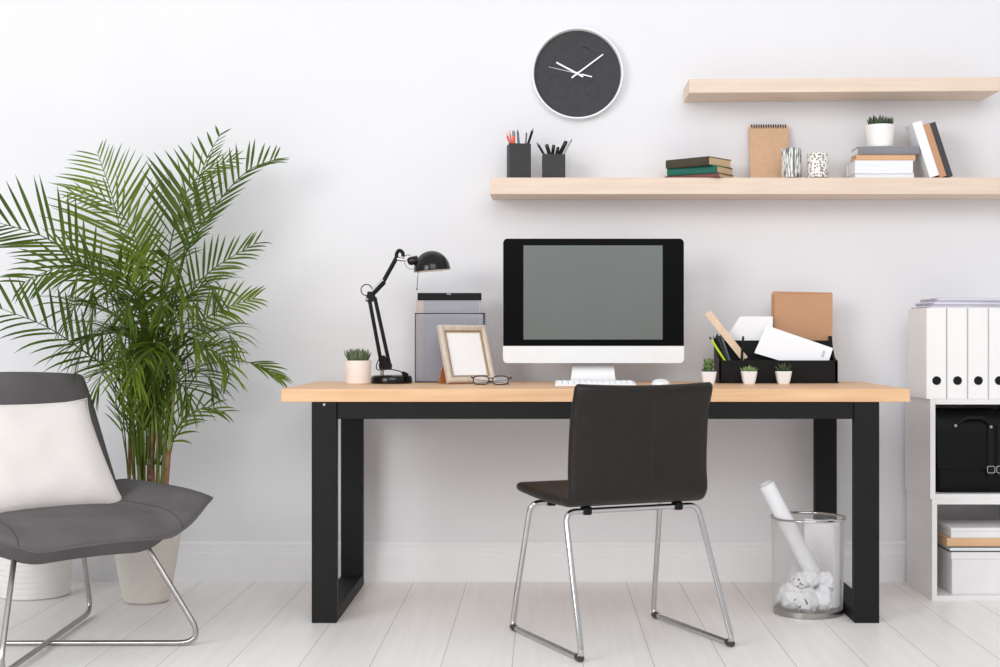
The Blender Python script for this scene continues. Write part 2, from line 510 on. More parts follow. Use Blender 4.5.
bm = B(); box(bm, -0.082, 0.082, -0.085, 0.085, 0.0, 0.009, 0.003); obj('foot', bm, 'alu', mon)

kb = thing('keyboard', 'slim white keyboard on desk below the computer', 'keyboard', (X(595, 4.80), Y(4.80), DZ))
kw = 0.1365
bm = B()
prism(bm, [(-0.055, 0.0), (0.055, 0.0), (0.055, 0.0125), (0.050, 0.0135), (-0.052, 0.0065), (-0.055, 0.005)], -kw, kw, axis='x'); obj('case', bm, 'white', kb)
for r in range(5):
    y = -0.042 + r * 0.021
    z = 0.0070 + (y + 0.052) * 0.0686
    nk = 13
    bm = B()
    for c in range(nk):
        if r == 0 and 4 < c < 9: continue
        x0 = -kw + 0.006 + c * (2 * kw - 0.012) / nk
        x1 = x0 + (2 * kw - 0.012) / nk - 0.003
        if r == 0 and c == 4: x1 += 4 * (2 * kw - 0.012) / nk
        box(bm, x0, x1, y - 0.0085, y + 0.0085, z - 0.001, z + 0.0022, 0.0008, 1)
    obj('key_row', bm, 'white', kb)
ms = thing('computer_mouse', 'small white mouse on desk beside the keyboard', 'mouse', (X(660.5, 4.83), Y(4.83), DZ))
bm = B(); rings = []
for i in range(9):
    t = i / 8; y = -0.055 + 0.11 * t
    hw = 0.0295 * (1 - (2 * t - 1) ** 4) ** .5 + 0.002; h = 0.019 * (math.sin(PI * (0.15 + 0.75 * t))) + 0.003
    rings.append([(hw * math.cos(PI * j / 12) if True else 0, y, h * math.sin(PI * j / 12) ** 0.7 if 0 < j < 12 else 0.0) for j in range(13)])
loft(bm, rings); obj('shell', bm, 'white', ms, smooth=60)
bm = B(); box(bm, -0.0015, 0.0015, -0.045, -0.03, 0.006, 0.0125, 0.001); obj('scroll_ball', bm, 'palegrey', ms)

# ================================================================== DESK LAMP
ld = 5.0
lamp = thing('desk_lamp', 'black articulated desk lamp with domed shade standing on desk', 'lamp', (X(391.5, ld), Y(ld), DZ))
LO = Vector(lamp.location)
def LP(px, py, dd=0.0): return W(px, py, ld + dd) - LO
bm = B(); lathe(bm, [(0, 0), (0.0725, 0), (0.0735, 0.004), (0.073, 0.020), (0.069, 0.027), (0.060, 0.0295), (0, 0.031)], 56); obj('base', bm, 'blackgloss', lamp, smooth=35)
bm = B(); tube(bm, [LP(382, 377.5), LP(382, 366)], 0.0065, 14); obj('post', bm, 'chrome', lamp, smooth=40)
bm = B(); prism(bm, [(LP(*p).x, LP(*p).z) for p in ((379.5, 369), (391.5, 369), (392, 364), (388, 362), (384.5, 355.5), (382, 355.5), (379, 364))], -0.010, 0.010)
obj('lower_bracket', bm, 'blackplastic', lamp)
for a, b, nm in (((369.3, 299), (382.0, 367), 0), ((374.8, 297.5), (390.0, 367), 0)):
    bm = B(); tube(bm, [LP(*a), LP(*b)], 0.0068, 10); obj('lower_arm', bm, 'blackplastic', lamp, smooth=40)
bm = B(); prism(bm, [(LP(*p).x, LP(*p).z) for p in ((365.5, 301), (370, 303), (376.5, 299.5), (373.5, 292), (368, 291.5))], -0.009, 0.009)
obj('elbow_joint', bm, 'blackplastic', lamp)
for y in (-0.013, 0.009):
    bm = B(); lathe(bm, [(0, 0), (.005, 0), (.006, .002), (.005, .005), (0, .005)], 12, mtx=Matrix.Translation((LP(367.5, 299.3).x, y + 0.004, LP(0, 299.3).z)) @ RX)
    obj('joint_screw', bm, 'chrome', lamp, smooth=40)
bm = B(); tube(bm, [LP(366.6 + 5.6 * math.cos(a), 290 + 5.6 * math.sin(a)) for a in [math.radians(60 + 300 * i / 24) for i in range(25)]], 0.0018, 8)
obj('cable_loop', bm, 'blackplastic', lamp, smooth=60)
bm = B(); tube(bm, [LP(370.5, 296), LP(384.0, 281.5)], [0.0095, 0.0105], 14); obj('arm_sleeve', bm, 'blackplastic', lamp, smooth=40)
bm = B(); tube(bm, [LP(370.0, 293.2, -.004), LP(383.0, 279.6, -.004)], [0.0045, 0.006], 12); obj('spring_cover', bm, 'palegrey', lamp, smooth=40)
bm = B(); tube(bm, [LP(382, 284), LP(397.5, 256)], 0.0078, 12); obj('upper_arm', bm, 'blackplastic', lamp, smooth=40)
bm = B(); tube(bm, spline([LP(396, 259), LP(397, 253), LP(399.5, 250.5), LP(402.5, 252.5), LP(403.2, 256.5)], 14), 0.0068, 10); obj('top_joint', bm, 'blackplastic', lamp, smooth=60)
bm = B(); tube(bm, [LP(396, 258.5), LP(400, 259.3), LP(404, 260)], [.007, .0075, .0055], 12)
tube(bm, [LP(403.5, 259.8), LP(409, 261)], .0035, 10); obj('swivel', bm, 'chrome', lamp, smooth=40)
bm = B(); tube(bm, spline([LP(403, 258), LP(406, 255.3), LP(411, 255)], 9), .0012, 6); tube(bm, spline([LP(404, 261), LP(406, 266), LP(410, 269), LP(413, 269)], 9), .0009, 6)
obj('thin_wire', bm, 'blackplastic', lamp, smooth=60)
bm = B(); tube(bm, [LP(407.8, 261.8), LP(409, 261.5), LP(411, 261), LP(418, 260)], [.009, .0135, .0155, .0165], 18); obj('lamp_socket', bm, 'blackgloss', lamp, smooth=40)
tilt = Matrix.Translation(LP(432.2, 270.8)) @ Matrix.Rotation(math.radians(-5), 4, 'Y')
R = 0.0650
prof = [(R + .0008, 0), (R + .001, 0.002), (R, 0.003)] + [(R * math.cos(a), 0.003 + 0.0685 * math.sin(a)) for a in [math.radians(90 * i / 14) for i in range(1, 14)]] + [(0, 0.0715)]
inner = [(0, 0.068)] + [((R - .003) * math.cos(a), 0.0035 + 0.0645 * math.sin(a)) for a in [math.radians(90 * i / 14) for i in range(13, 0, -1)]] + [(R - .002, 0.001), (R + .0008, 0)]
bm = B(); lathe(bm, prof, 56, mtx=tilt); shade = obj('shade', bm, 'blackgloss', lamp, smooth=40)
bm = B(); lathe(bm, inner, 56, mtx=tilt); obj('shade_lining', bm, 'lampin', shade, smooth=60)
bm = B(); lathe(bm, [(0, 0.006), (.012, .008), (.020, .018), (.021, .028), (.013, .045), (.012, .06), (0, .061)], 24, mtx=tilt); obj('bulb', bm, 'lampin', shade, smooth=60)
bm = B(); tube(bm, [LP(418.2, 271), LP(417.0, 288)], .0012, 6); tube(bm, [LP(417.0, 288), LP(416.9, 290)], .0022, 8); obj('pull_cord', bm, 'eyeframe', lamp, smooth=40)
bm = B(); tube(bm, spline([LP(380, 357), LP(376.8, 364), LP(376.6, 368.5), LP(379.5, 370, -.01), LP(390, 369.3, -.012), LP(399, 371, -.012), LP(404, 373.4, -.012), LP(408.5, 375.2, -.012)], 30), .0019, 8); obj('power_cable', bm, 'blackplastic', lamp, smooth=60)
bm = B(); tube(bm, [LP(401.5, 373.0, -.012), LP(403, 373.0, -.012), LP(406, 374, -.012), LP(408.5, 374.6, -.012)], [.003, .0065, .006, .003], 12); obj('cable_switch', bm, 'blackplastic', lamp, smooth=40)

# ================================================================== SUCCULENTS
def pot_round(bm, r0, r1, h, wall=0.004, lip=0.002, n=44, power=None):
    lathe(bm, [(0, 0), (r0 * .9, 0), (r0, 0.004), (r0 + (r1 - r0) * .35, h * .3), (r1, h - lip), (r1 - lip * .5, h), (r1 - wall, h),
               (r1 - wall - .001, h - 0.006), (r1 - wall - .001, h * .55), (0, h * .55)], n, power=power)
def spiky(bm, n, r_in, L, w, z0, lean0, lean1, thick=0.35, curl=0.5, seed=1, rows=3):
    rnd = random.Random(seed)
    for row in range(rows):
        m = max(3, int(n * (1 - row / (rows + 1.0))))
        for i in range(m):
            a = 2 * PI * (i + rnd.random() * .5) / m + row
            lean = lean0 + (lean1 - lean0) * (row / max(1, rows - 1)) + rnd.uniform(-.15, .15)
            l = L * rnd.uniform(.75, 1.1)
            d = Vector((math.cos(a), math.sin(a), 0)); s = Vector((-d.y, d.x, 0))
            base = d * r_in * (1 - row / (rows)) + Vector((0, 0, z0))
            rings = []
            for q in range(6):
                t = q / 5
                ang = lean - curl * t
                p = base + (d * math.sin(lean - curl * t * .5) + Vector((0, 0, math.cos(lean - curl * t * .5)))) * l * t
                nn = (Vector((0, 0, 1)) * math.sin(ang) - d * math.cos(ang))
                ww = w * (0.75 + 1.0 * t - 1.75 * t * t) if q < 5 else w * .04
                rings.append([p + s * ww, p + nn * ww * thick * .6, p - s * ww, p - nn * ww * thick])
            loft(bm, rings)
def rosette(bm, n, R, L, w, z0, seed=1):
    spiky(bm, n, R, L, w, z0, 1.2, 0.25, 0.5, 0.7, seed, 4)
def succulent(px, d, base_z, r0, r1, h, label, potm, leafm, kind, power=None, seed=1, dz=0.0, **kw):
    t = thing('potted_succulent', label, 'plant', (X(px, d), Y(d), base_z), group=kw.get('group'))
    bm = B(); pot_round(bm, r0, r1, h, power=power); obj('pot', bm, potm, t, smooth=35)
    bm = B(); lathe(bm, [(0, h * .56), ((r0 + r1) / 2 - .006, h * .56), (r1 - .0065, h - .006), (0, h - .003)], 32, power=power); obj('soil', bm, 'soil', t, smooth=35)
    bm = B(); kind(bm, t, h, seed); obj('leaves', bm, leafm, t, smooth=50)
    return t
succulent(358, 4.92, DZ, 0.043, 0.047, 0.083, 'aloe-like succulent in a pinkish white round pot left of the desk lamp', 'pinkpot', 'aloe',
          lambda bm, t, h, s: spiky(bm, 22, 0.030, 0.047, 0.0068, h - .006, 0.50, 0.05, 0.4, 0.15, s, 6), seed=3)
succulent(880, 5.13, SZ + .113, 0.046, 0.0545, 0.083, 'dark green succulent in a rounded white pot on top of the shelf book stack', 'whitepot', 'succ3',
          lambda bm, t, h, s: spiky(bm, 20, 0.036, 0.042, 0.006, h - .008, 0.42, 0.08, 0.4, 0.2, s, 6), seed=5)
succulent(708.7, 4.95, DZ, 0.0195, 0.0270, 0.043, 'tall leafy succulent in small white pot left of the black desk organizer', 'white', 'succ',
          lambda bm, t, h, s: ([spiky(bm, 7, 0.008, 0.026, 0.0120, h - .004 + q * .013, 1.1 - .25 * q, 0.5 - .1 * q, 0.4, 0.4, s + q, 2) for q in range(3)],
                               tube(bm, [(0, 0, h - .01), (0, 0, h + .032)], .003, 8)), power=5, seed=8)
succulent(749, 4.93, DZ, 0.0195, 0.0275, 0.045, 'pale green rosette succulent in small white pot, middle one before the black organizer', 'white', 'succ2',
          lambda bm, t, h, s: rosette(bm, 11, 0.014, 0.026, 0.0075, h - .005, s), power=5, seed=12)
succulent(783.5, 4.93, DZ, 0.0195, 0.0275, 0.045, 'dark thin-leaved succulent in small white pot, rightmost one before the black organizer', 'white', 'succ3',
          lambda bm, t, h, s: spiky(bm, 9, 0.012, 0.036, 0.0055, h - .005, 0.8, 0.1, 0.4, 0.1, s, 3), power=5, seed=15)

# ================================================================== FILE BOX, NOTEBOOK, PHOTO FRAME, GLASSES
fd = 5.075
fb = thing('file_box', 'smoked grey acrylic file box with black edges standing behind the photo frame', 'file box', (X(449.5, fd), Y(fd), DZ))
hw, hh, dp = 0.1235, Z(313.5, fd) - DZ, 0.095
for nm, args in (('front_panel', (-hw, hw, 0, .003, 0.002, hh)), ('back_panel', (-hw, hw, dp - .003, dp, 0.002, hh)),
                 ('side_panel', (-hw, -hw + .003, .003, dp - .003, 0.002, hh)), ('side_panel', (hw - .003, hw, .003, dp - .003, 0.002, hh)),
                 ('bottom_panel', (-hw, hw, 0, dp, 0, 0.002))):
    bm = B(); box(bm, *args); obj(nm, bm, 'smoke', fb)
bm = B()
for y in (0, dp):
    tube(bm, [(-hw, y, .0025), (hw, y, .0025), (hw, y, hh), (-hw, y, hh)], .0024, 6, closed=True)
for x in (-hw, hw):
    tube(bm, [(x, 0, hh), (x, dp, hh)], .0022, 6)
obj('edge_trim', bm, 'blackplastic', fb)
nb = thing('spiral_notebook', 'grey spiral notebook with black top band standing in the file box', 'notebook', (X(449, 5.12), Y(5.115), DZ + .002))
nw, nh = 0.118, Z(300, 5.12) - DZ - .002
bm = B(); box(bm, -nw, nw, 0, .0025, 0, nh, .001, 1); obj('cover', bm, 'greycover', nb)
bm = B(); box(bm, -nw + .002, nw - .002, .0025, .016, 0.001, nh - .002); obj('page_block', bm, 'wpages', nb)
bm = B(); box(bm, -nw + .004, nw, -.004, .019, nh - .001, nh + .0255, .0015, 1); tb = obj('top_band', bm, 'blackplastic', nb)
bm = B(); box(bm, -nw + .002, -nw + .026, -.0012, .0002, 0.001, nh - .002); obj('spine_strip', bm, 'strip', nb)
bm = B(); box(bm, -.008, .008, -.0052, -.0038, nh + .019, nh + .0235, .0005, 1); obj('badge', bm, 'logo', tb)
bm = B()
for i in range(34):
    z = 0.008 + i * (nh - .014) / 33
    tube(bm, [(nw - .003 + .0075 * math.cos(a) * .9, .008 + .011 * math.sin(a), z) for a in [2 * PI * q / 12 for q in range(12)]], .0011, 5, closed=True)
obj('spiral', bm, 'white', nb, smooth=60)

th, ph = math.radians(30), math.radians(22)
pf = thing('photo_frame', 'blank photo frame in pale wood leaning back on its easel before the file box', 'photo frame', (X(472, 4.94), Y(4.94), DZ + .0056))
pf.rotation_euler = (0, 0, th)
LEAN = Matrix.Rotation(-ph, 4, 'X')
fw, fh, fbw = 0.0935, 0.2165, 0.0235
bm = B()
o = [(-fw, 0), (fw, 0), (fw, fh), (-fw, fh)]
sect = [(0.0, 0.012), (0.0, -0.004), (0.004, -0.009), (0.011, -0.0095), (0.018, -0.005), (0.0285, 0.002), (0.0285, 0.012)]
rings = []
for cx, cz in ((-1, 0), (1, 0), (1, 1), (-1, 1)):
    rg = []
    for off, y in sect:
        x = cx * (fw - off); z = off if cz == 0 else fh - off
        rg.append(LEAN @ Vector((x, y, z)))
    rings.append(rg)
loft(bm, rings, closed=True); obj('moulding', bm, 'framewood', pf)
bm = B()
rings = []
for cx, cz in ((-1, 0), (1, 0), (1, 1), (-1, 1)):
    rg = []
    for off, y in ((.0200, -.0040), (.0235, -.0040), (.0270, .0012), (.0200, .0012)):
        rg.append(LEAN @ Vector((cx * (fw - off), y, off if cz == 0 else fh - off)))
    rings.append(rg)
loft(bm, rings, closed=True); obj('inner_bead', bm, 'framebrown', pf)
bm = B(); box(bm, -fw + .022, fw - .022, 0.0035, 0.0045, .022, fh - .022, mtx=LEAN); obj('photo_sheet', bm, 'photo', pf)
bm = B(); box(bm, -fw + .003, fw - .003, 0.0121, 0.0145, .003, fh - .003, mtx=LEAN); obj('backing_board', bm, 'easel', pf)
bm = B(); prism(bm, [(-.060, 0.0), (-.010, 0.0), (-.010, .045), (-.018, .13), (-.032, .13), (-.052, .040)], 0, .003,
                mtx=Matrix.Translation((-0.030, 0.084, -.0054)) @ Matrix.Rotation(math.radians(9), 4, 'X'))
obj('easel_leg', bm, 'easel', pf)

gl = thing('eyeglasses', 'dark framed eyeglasses lying on desk before the photo frame', 'glasses', (X(491, 4.835), Y(4.835), DZ), rotz=math.radians(-12))
gz = 0.0165
def rim(cx):
    pts = []
    for i in range(28):
        a = 2 * PI * i / 28
        c, s = math.cos(a), math.sin(a)
        q = 1 / (abs(c) ** 3 + abs(s) ** 3) ** (1 / 3)
        pts.append((cx + .0275 * q * c, -0.004 + 0.004 * s, gz + .0145 * q * s))
    return pts
for s in (-1, 1):
    bm = B(); tube(bm, rim(s * .0345), .0023, 8, closed=True); rm_ = obj('rim', bm, 'eyeframe', gl, smooth=60)
    bm = B(); vs = [bm.verts.new((p[0], p[1], p[2])) for p in rim(s * .0345)]; f = bm.faces.new(vs)
    r = bmesh.ops.extrude_face_region(bm, geom=[f]); [setattr(v, 'co', v.co + Vector((0, .0012, 0))) for v in r['geom'] if isinstance(v, bmesh.types.BMVert)]
    obj('lens', bm, 'lens', rm_)
    bm = B(); tube(bm, spline([(s * .0625, -.002, gz + .009), (s * .069, .000, gz + .010), (s * .071, .006, gz + .009), (s * .055, .012 + (s > 0) * .006, gz + .001), (s * .0, .016 + (s > 0) * .008, gz - .005), (s * -.04, .018 + (s > 0) * .008, gz - .010), (s * -.060, .018 + (s > 0) * .008, .0025)], 24), .0017, 8)
    obj('temple', bm, 'eyeframe', gl, smooth=60)
bm = B(); tube(bm, spline([(-.0085, -.003, gz + .004), (0, -.004, gz + .008), (.0085, -.003, gz + .004)], 9), .0018, 8); obj('bridge', bm, 'eyeframe', gl, smooth=60)

# ================================================================== DESK ORGANIZER + CONTENTS
od = 5.0
og = thing('desk_organizer', 'black desk organizer tray filled with papers and folders', 'desk organizer', (X(778.5, od), Y(od), DZ))
ow = (837.7 - 719.1) / 2 * od / F
fz = 0.0815
bm = B(); box(bm, -ow, ow, 0, .006, .006, fz, .001, 1); obj('front_panel', bm, 'blackplastic', og)
bm = B(); box(bm, -ow - .003, ow + .003, -.003, .158, 0, .006, .001, 1); obj('tray_base', bm, 'blackplastic', og)
bm = B(); box(bm, -ow + .006, ow - .006, .072, .077, .006, .152, .001, 1); obj('divider', bm, 'blackplastic', og)
bm = B(); box(bm, -ow + .006, ow - .006, .149, .154, .006, .168, .001, 1); obj('back_panel', bm, 'blackplastic', og)
side = [(0, .006), (0, fz), (.03, fz + .004), (.06, fz + .018), (.085, fz + .048), (.1, .160), (.105, .168), (.154, .168), (.154, .006)]
sideL = [(0, .006), (0, fz), (.04, fz + .014), (.075, fz + .024), (.154, .150), (.154, .006)]
bm = B(); prism(bm, sideL, -ow, -ow + .006, axis='x'); obj('side_panel', bm, 'blackplastic', og)
bm = B(); prism(bm, side, ow - .009, ow, axis='x'); obj('side_panel', bm, 'blackplastic', og)
dvx = X(745, od) - og.location.x
bm = B(); box(bm, dvx, dvx + .004, .006, .072, .006, fz + .006, .001, 1); obj('compartment_wall', bm, 'blackplastic', og)

def slab(name, quad_px, d_top, d_bot, py_top, py_bot, th, m, label, cat, group=None):
    """thin sheet leaning in the organizer: corners from the photograph placed on one leaning plane"""
    bm = B()
    pts = []
    for px, py in quad_px:
        t = (py - py_top) / (py_bot - py_top)
        pts.append(W(px, py, d_top + (d_bot - d_top) * t))
    c = sum(pts, Vector()) / len(pts)
    f = [bm.verts.new(p - c) for p in pts]; b = [bm.verts.new(p - c + Vector((0, th, 0))) for p in pts]
    bm.faces.new(f); bm.faces.new(b[::-1])
    n = len(pts)
    for i in range(n): bm.faces.new((f[i], b[i], b[(i + 1) % n], f[(i + 1) % n]))
    o = obj(name, bm, m, loc=c)
    return tag(o, label, cat, group)
slab('cardboard_folder', [(774.3, 294.5), (832.6, 293.8), (832.3, 378), (774.3, 378)], 5.121, 5.126, 294, 378, .008, 'brownfolder',
     'front brown cardboard folder standing in the black organizer', 'folder')
slab('cardboard_folder', [(771.5, 294), (773.5, 291.2), (832.2, 292.6), (832.0, 378), (771.5, 378)], 5.134, 5.137, 291, 378, .008, 'brownfolder',
     'rear brown cardboard folder, edge showing behind the front one in the black organizer', 'folder')
slab('paper_sheet', [(740, 316.5), (772.8, 316.5), (772.8, 378), (722.6, 372.2), (724.0, 340.5)], 5.090, 5.095, 316, 378, .002, 'paper',
     'white paper sheet with slanted edge standing behind the envelope', 'paper')
ev = slab('envelope', [(766.5, 325.3), (833.0, 348.2), (824.5, 374), (754.3, 352.9)], 5.058, 5.025, 325, 375, .003, 'paper',
     'white envelope tilted down to the right in the black organizer', 'envelope')
eo = Vector(ev.location)
bm = B()
q = [W(px, py, 5.058 - .033 * (py - 325) / 50) - eo + Vector((0, -.0008, 0)) for px, py in ((823.2, 350.3), (825.6, 351.1), (823.3, 357.5), (820.9, 356.7))]
f = [bm.verts.new(p) for p in q]; b = [bm.verts.new(p + Vector((0, .0009, 0))) for p in q]
bm.faces.new(f); bm.faces.new(b[::-1]); [bm.faces.new((f[i], b[i], b[(i + 1) % 4], f[(i + 1) % 4])) for i in range(4)]
obj('grey_stripe', bm, 'palegrey', ev)

def stick(name, a, b, r, m, label, cat, tipm=None, tip_len=0.012, tip_r=0.15, capm=None, n=10, flat=None, group=None):
    """pen, pencil or marker from foot a to tip b"""
    a, b = Vector(a), Vector(b)
    t = (b - a).normalized()
    if tipm is None and capm is None:
        bm = B(); tube(bm, [Vector(), (b - a) * .5, b - a - t * r * .6, b - a], [r, r, r, r * .6], n)
        return tag(obj(name, bm, m, loc=a, smooth=50), label, cat, group)
    e = thing(name, label, cat, a, group=group)
    top = b - a - t * tip_len
    bm = B(); tube(bm, [Vector(), top * .5, top], r, n); obj('barrel', bm, m, e, smooth=50)
    bm = B(); tube(bm, [top, top + t * tip_len * .55, b - a], [r, r * (.6 if tip_r < .5 else 1), r * tip_r], n); obj('tip', bm, tipm or capm, e, smooth=50)
    return e
oz = DZ + .007
def lean_stick(name, tip_px, tip_py, td, foot_x, foot_d, *a, **k):
    return stick(name, (foot_x, Y(foot_d), oz + .005), W(tip_px, tip_py, td), *a, **k)
stick('highlighter_pen', (X(736.5, 5.02), Y(5.018), oz + .008), W(709.3, 336.5, 5.012), .0042, 'lime', 'lime green pen leaning left in the black organizer', 'pen', tipm='blackplastic', tip_len=.012)
stick('pen', (X(733.5, 5.03), Y(5.03), oz + .008), W(713, 335.5, 5.030), .0042, 'blackplastic', 'black pen leaning left right behind the lime green pen', 'pen', tipm='bluegrey', tip_len=.010)
stick('pen', (X(734.5, 5.04), Y(5.043), oz + .008), W(716.5, 333.5, 5.045), .0042, 'charcoal', 'dark grey pen in organizer, second behind the lime green pen', 'pen', tipm='blackplastic', tip_len=.010)
stick('pencil', (X(735.5, 5.05), Y(5.055), oz + .008), W(719.8, 331.0, 5.060), .0042, 'bluegrey', 'grey-green pencil in organizer beside the wooden ruler', 'pencil', tipm='palegrey', tip_len=.014)
stick('pen', (X(740.5, 5.02), Y(5.022), oz + .006), W(743.2, 336.2, 5.020), .0046, 'blackplastic', 'black pen standing upright in front of the wooden ruler', 'pen', tipm='blackgloss', tip_len=.02, tip_r=.8)
bm = B()
ra, rb = W(707.5, 312.3, 5.036), W(744.0, 358.0, 5.038); rdir = (rb - ra).normalized(); rb = ra + rdir * 0.215
sd = Vector((rdir.z, 0, -rdir.x))
c0 = [ra + sd * .0125, ra - sd * .0125, rb - sd * .0125, rb + sd * .0125]
prism(bm, [(p.x - ra.x, p.z - ra.z) for p in c0], 0, .004)
tag(obj('wooden_ruler', bm, 'rulerwood', loc=ra), 'plain pale wooden ruler leaning out of the organizer to the left', 'ruler')

# ================================================================== SHELF THINGS
def open_box_cup(name, px, d, wdt, h, rot, label):
    e = thing(name, label, 'pen cup', (X(px, d), Y(d), SZ), rotz=rot)
    t = .004; hw = wdt / 2
    bm = B()
    o = rr_outline(-hw, hw, -hw, hw, .003, .003, 3); i = rr_outline(-hw + t, hw - t, -hw + t, hw - t, .002, .002, 3)
    loft(bm, [[(x, y, 0) for x, y in o], [(x, y, h) for x, y in o], [(x, y, h) for x, y in i], [(x, y, .005) for x, y in i]])
    obj('cup', bm, 'holder', e)
    return e
ca = open_box_cup('pen_cup', 518.8, 5.145, .079, Z(143.3, 5.105) - SZ, math.radians(9), 'taller dark grey square pen cup with colored pencils on shelf')
cb = open_box_cup('pen_cup', 553.6, 5.145, .082, Z(154.0, 5.105) - SZ, math.radians(2), 'shorter dark grey square pen cup with black pens on shelf')
sz5 = SZ + .0105
def cup_stick(name, cup, tip, fx, fy, r, m, label, cat, dd=0.0, **k):
    a = Vector((cup.location.x + fx, cup.location.y + fy, sz5))
    return stick(name, a, W(tip[0], tip[1], 5.145 + dd), r, m, label, cat, **k)
cup_stick('pencil', ca, (505.8, 132.0), .010, -.012, .0042, 'orange', 'orange pencil leaning left, leftmost in the taller cup', 'pencil', -.012, tipm='lead', tip_len=.016)
cup_stick('pencil', ca, (509.2, 130.0), -.006, .008, .0038, 'pink', 'pink pencil in the taller cup beside the leftmost orange one', 'pencil', .008, tipm='lead', tip_len=.016)
cup_stick('marker_pen', ca, (513.6, 131.0), -.016, -.018, .0060, 'orange', 'thick orange marker with grey cap in the taller cup', 'marker', -.018, tipm='midgrey', tip_len=.018, tip_r=.8)
cup_stick('pencil', ca, (517.6, 129.6), .008, .020, .0046, 'bluegrey', 'blue-grey pencil standing in the middle of the taller cup', 'pencil', .020, tipm='charcoal', tip_len=.016)
cup_stick('pencil', ca, (526.6, 132.0), .018, .006, .0036, 'midgrey', 'thin mid-grey pencil in the taller cup beside the black one', 'pencil', .004, tipm='charcoal', tip_len=.012)
cup_stick('pencil', ca, (533.2, 128.2), -.004, -.020, .0048, 'blackplastic', 'black pencil leaning right, rightmost in the taller cup', 'pencil', -.016, tipm='midgrey', tip_len=.012)
cup_stick('pen', cb, (536.8, 142.4), .012, -.020, .0044, 'blackplastic', 'thin black pen leaning left, leftmost in the shorter cup', 'pen', -.02, tipm='charcoal', tip_len=.014)
cup_stick('marker_pen', cb, (546.5, 144.4), .010, .004, .0072, 'blackplastic', 'thick black marker leaning left, second from left in the shorter cup', 'marker', .0, tipm='blackgloss', tip_len=.016, tip_r=.9)
cup_stick('marker_pen', cb, (553.8, 145.0), -.015, .022, .0066, 'blackplastic', 'black marker standing near the middle of the shorter cup', 'marker', .022, tipm='blackgloss', tip_len=.016, tip_r=.9)
cup_stick('pen', cb, (558.2, 147.0), -.008, -.022, .0062, 'blackplastic', 'shortest black pen right of the middle in the shorter cup', 'pen', -.022, tipm='blackgloss', tip_len=.012, tip_r=.8)
cup_stick('marker_pen', cb, (566.2, 141.2), -.018, -.006, .0078, 'blackplastic', 'thickest black marker leaning right in the shorter cup', 'marker', -.006, tipm='blackgloss', tip_len=.02, tip_r=.9)
cup_stick('pencil', cb, (572.0, 138.8), -.006, .012, .0040, 'palegrey', 'pale grey pencil leaning right, rightmost in the shorter cup', 'pencil', .012, tipm='midgrey', tip_len=.014)

def book(name, L, Wd, T, cover, pages, label, loc, rot, cat='book', group=None, ct=.0022, spine='front', over=.003):
    """closed book lying flat: length along x, spine along the front (-y) long edge unless told otherwise"""
    e = thing(name, label, cat, loc, group=group, rot=rot)
    bm = B()
    box(bm, 0, L, 0, Wd, 0, ct, .0006, 1); box(bm, 0, L, 0, Wd, T - ct, T, .0006, 1)
    if spine == 'front':
        prism(bm, [(0.0, 0), (-.0025, T * .2), (-.0032, T * .5), (-.0025, T * .8), (0.0, T), (.0025, T), (.0025, 0)], 0, L, axis='x')
        pb = (over, L - over, .0025, Wd - over)
    else:
        prism(bm, [(0.0, 0), (.0025 , T * .2), (.0032, T * .5), (.0025, T * .8), (0.0, T), (-.0025, T), (-.0025, 0)], 0, L, axis='x', mtx=Matrix.Translation((0, Wd, 0)))
        pb = (over, L - over, over, Wd - .0025)
    obj('cover', bm, cover, e)
    bm = B(); box(bm, *pb, ct, T - ct); obj('page_block', bm, pages, e)
    return e
# left stack, corner turned to the viewer
th_ = math.radians(42)
def corner_book(px, d, z, L, Wd, T, cover, label, dth=0.0):
    """front right corner at px,d ; spine runs to the left and away"""
    a = th_ + math.radians(dth)
    c = Vector((X(px, d), Y(d), z))
    o = c - Vector((math.cos(-a), math.sin(-a), 0)) * L
    return book('book', L, Wd, T, cover, 'pages', label, o, (0, 0, -a))
corner_book(719.0, 5.050, SZ, .220, .120, .0155, 'maroon', 'maroon hardback, lowest of the three stacked books left on the shelf', -8.5)
corner_book(717.0, 5.048, SZ + .0155, .203, .130, .0265, 'teal', 'teal hardback between the olive and maroon books on the shelf', -8.0)
corner_book(708.8, 5.036, SZ + .0420, .188, .148, .0310, 'olive', 'dark olive hardback on top of the three stacked books', -1.0)

# kraft notepad leaning against the wall
ang = math.atan2(0.048, 0.22)
npad = thing('notepad', 'kraft notepad with black top spiral leaning on the wall', 'notepad', (X(770.4, 5.21), Y(5.206), SZ), rot=(-ang * .98, 0, 0))
bm = B(); box(bm, -.0735, .0715, 0, .0012, 0, .216, .0004, 1); obj('cover', bm, 'kraft', npad)
bm = B(); box(bm, -.0725, .0735, .0012, .009, 0.0, .215); obj('page_block', bm, 'tan', npad)
bm = B(); box(bm, -.0735, .0745, .009, .0105, 0.0, .216); obj('back_board', bm, 'kraft', npad)
bm = B()
for i in range(15):
    x = -.063 + i * .126 / 14
    tube(bm, [(x, .005 + .0078 * math.cos(a), .2155 + .0085 * math.sin(a)) for a in [2 * PI * q / 12 for q in range(12)]], .0017, 6, closed=True)
obj('spiral', bm, 'blackplastic', npad, smooth=60)

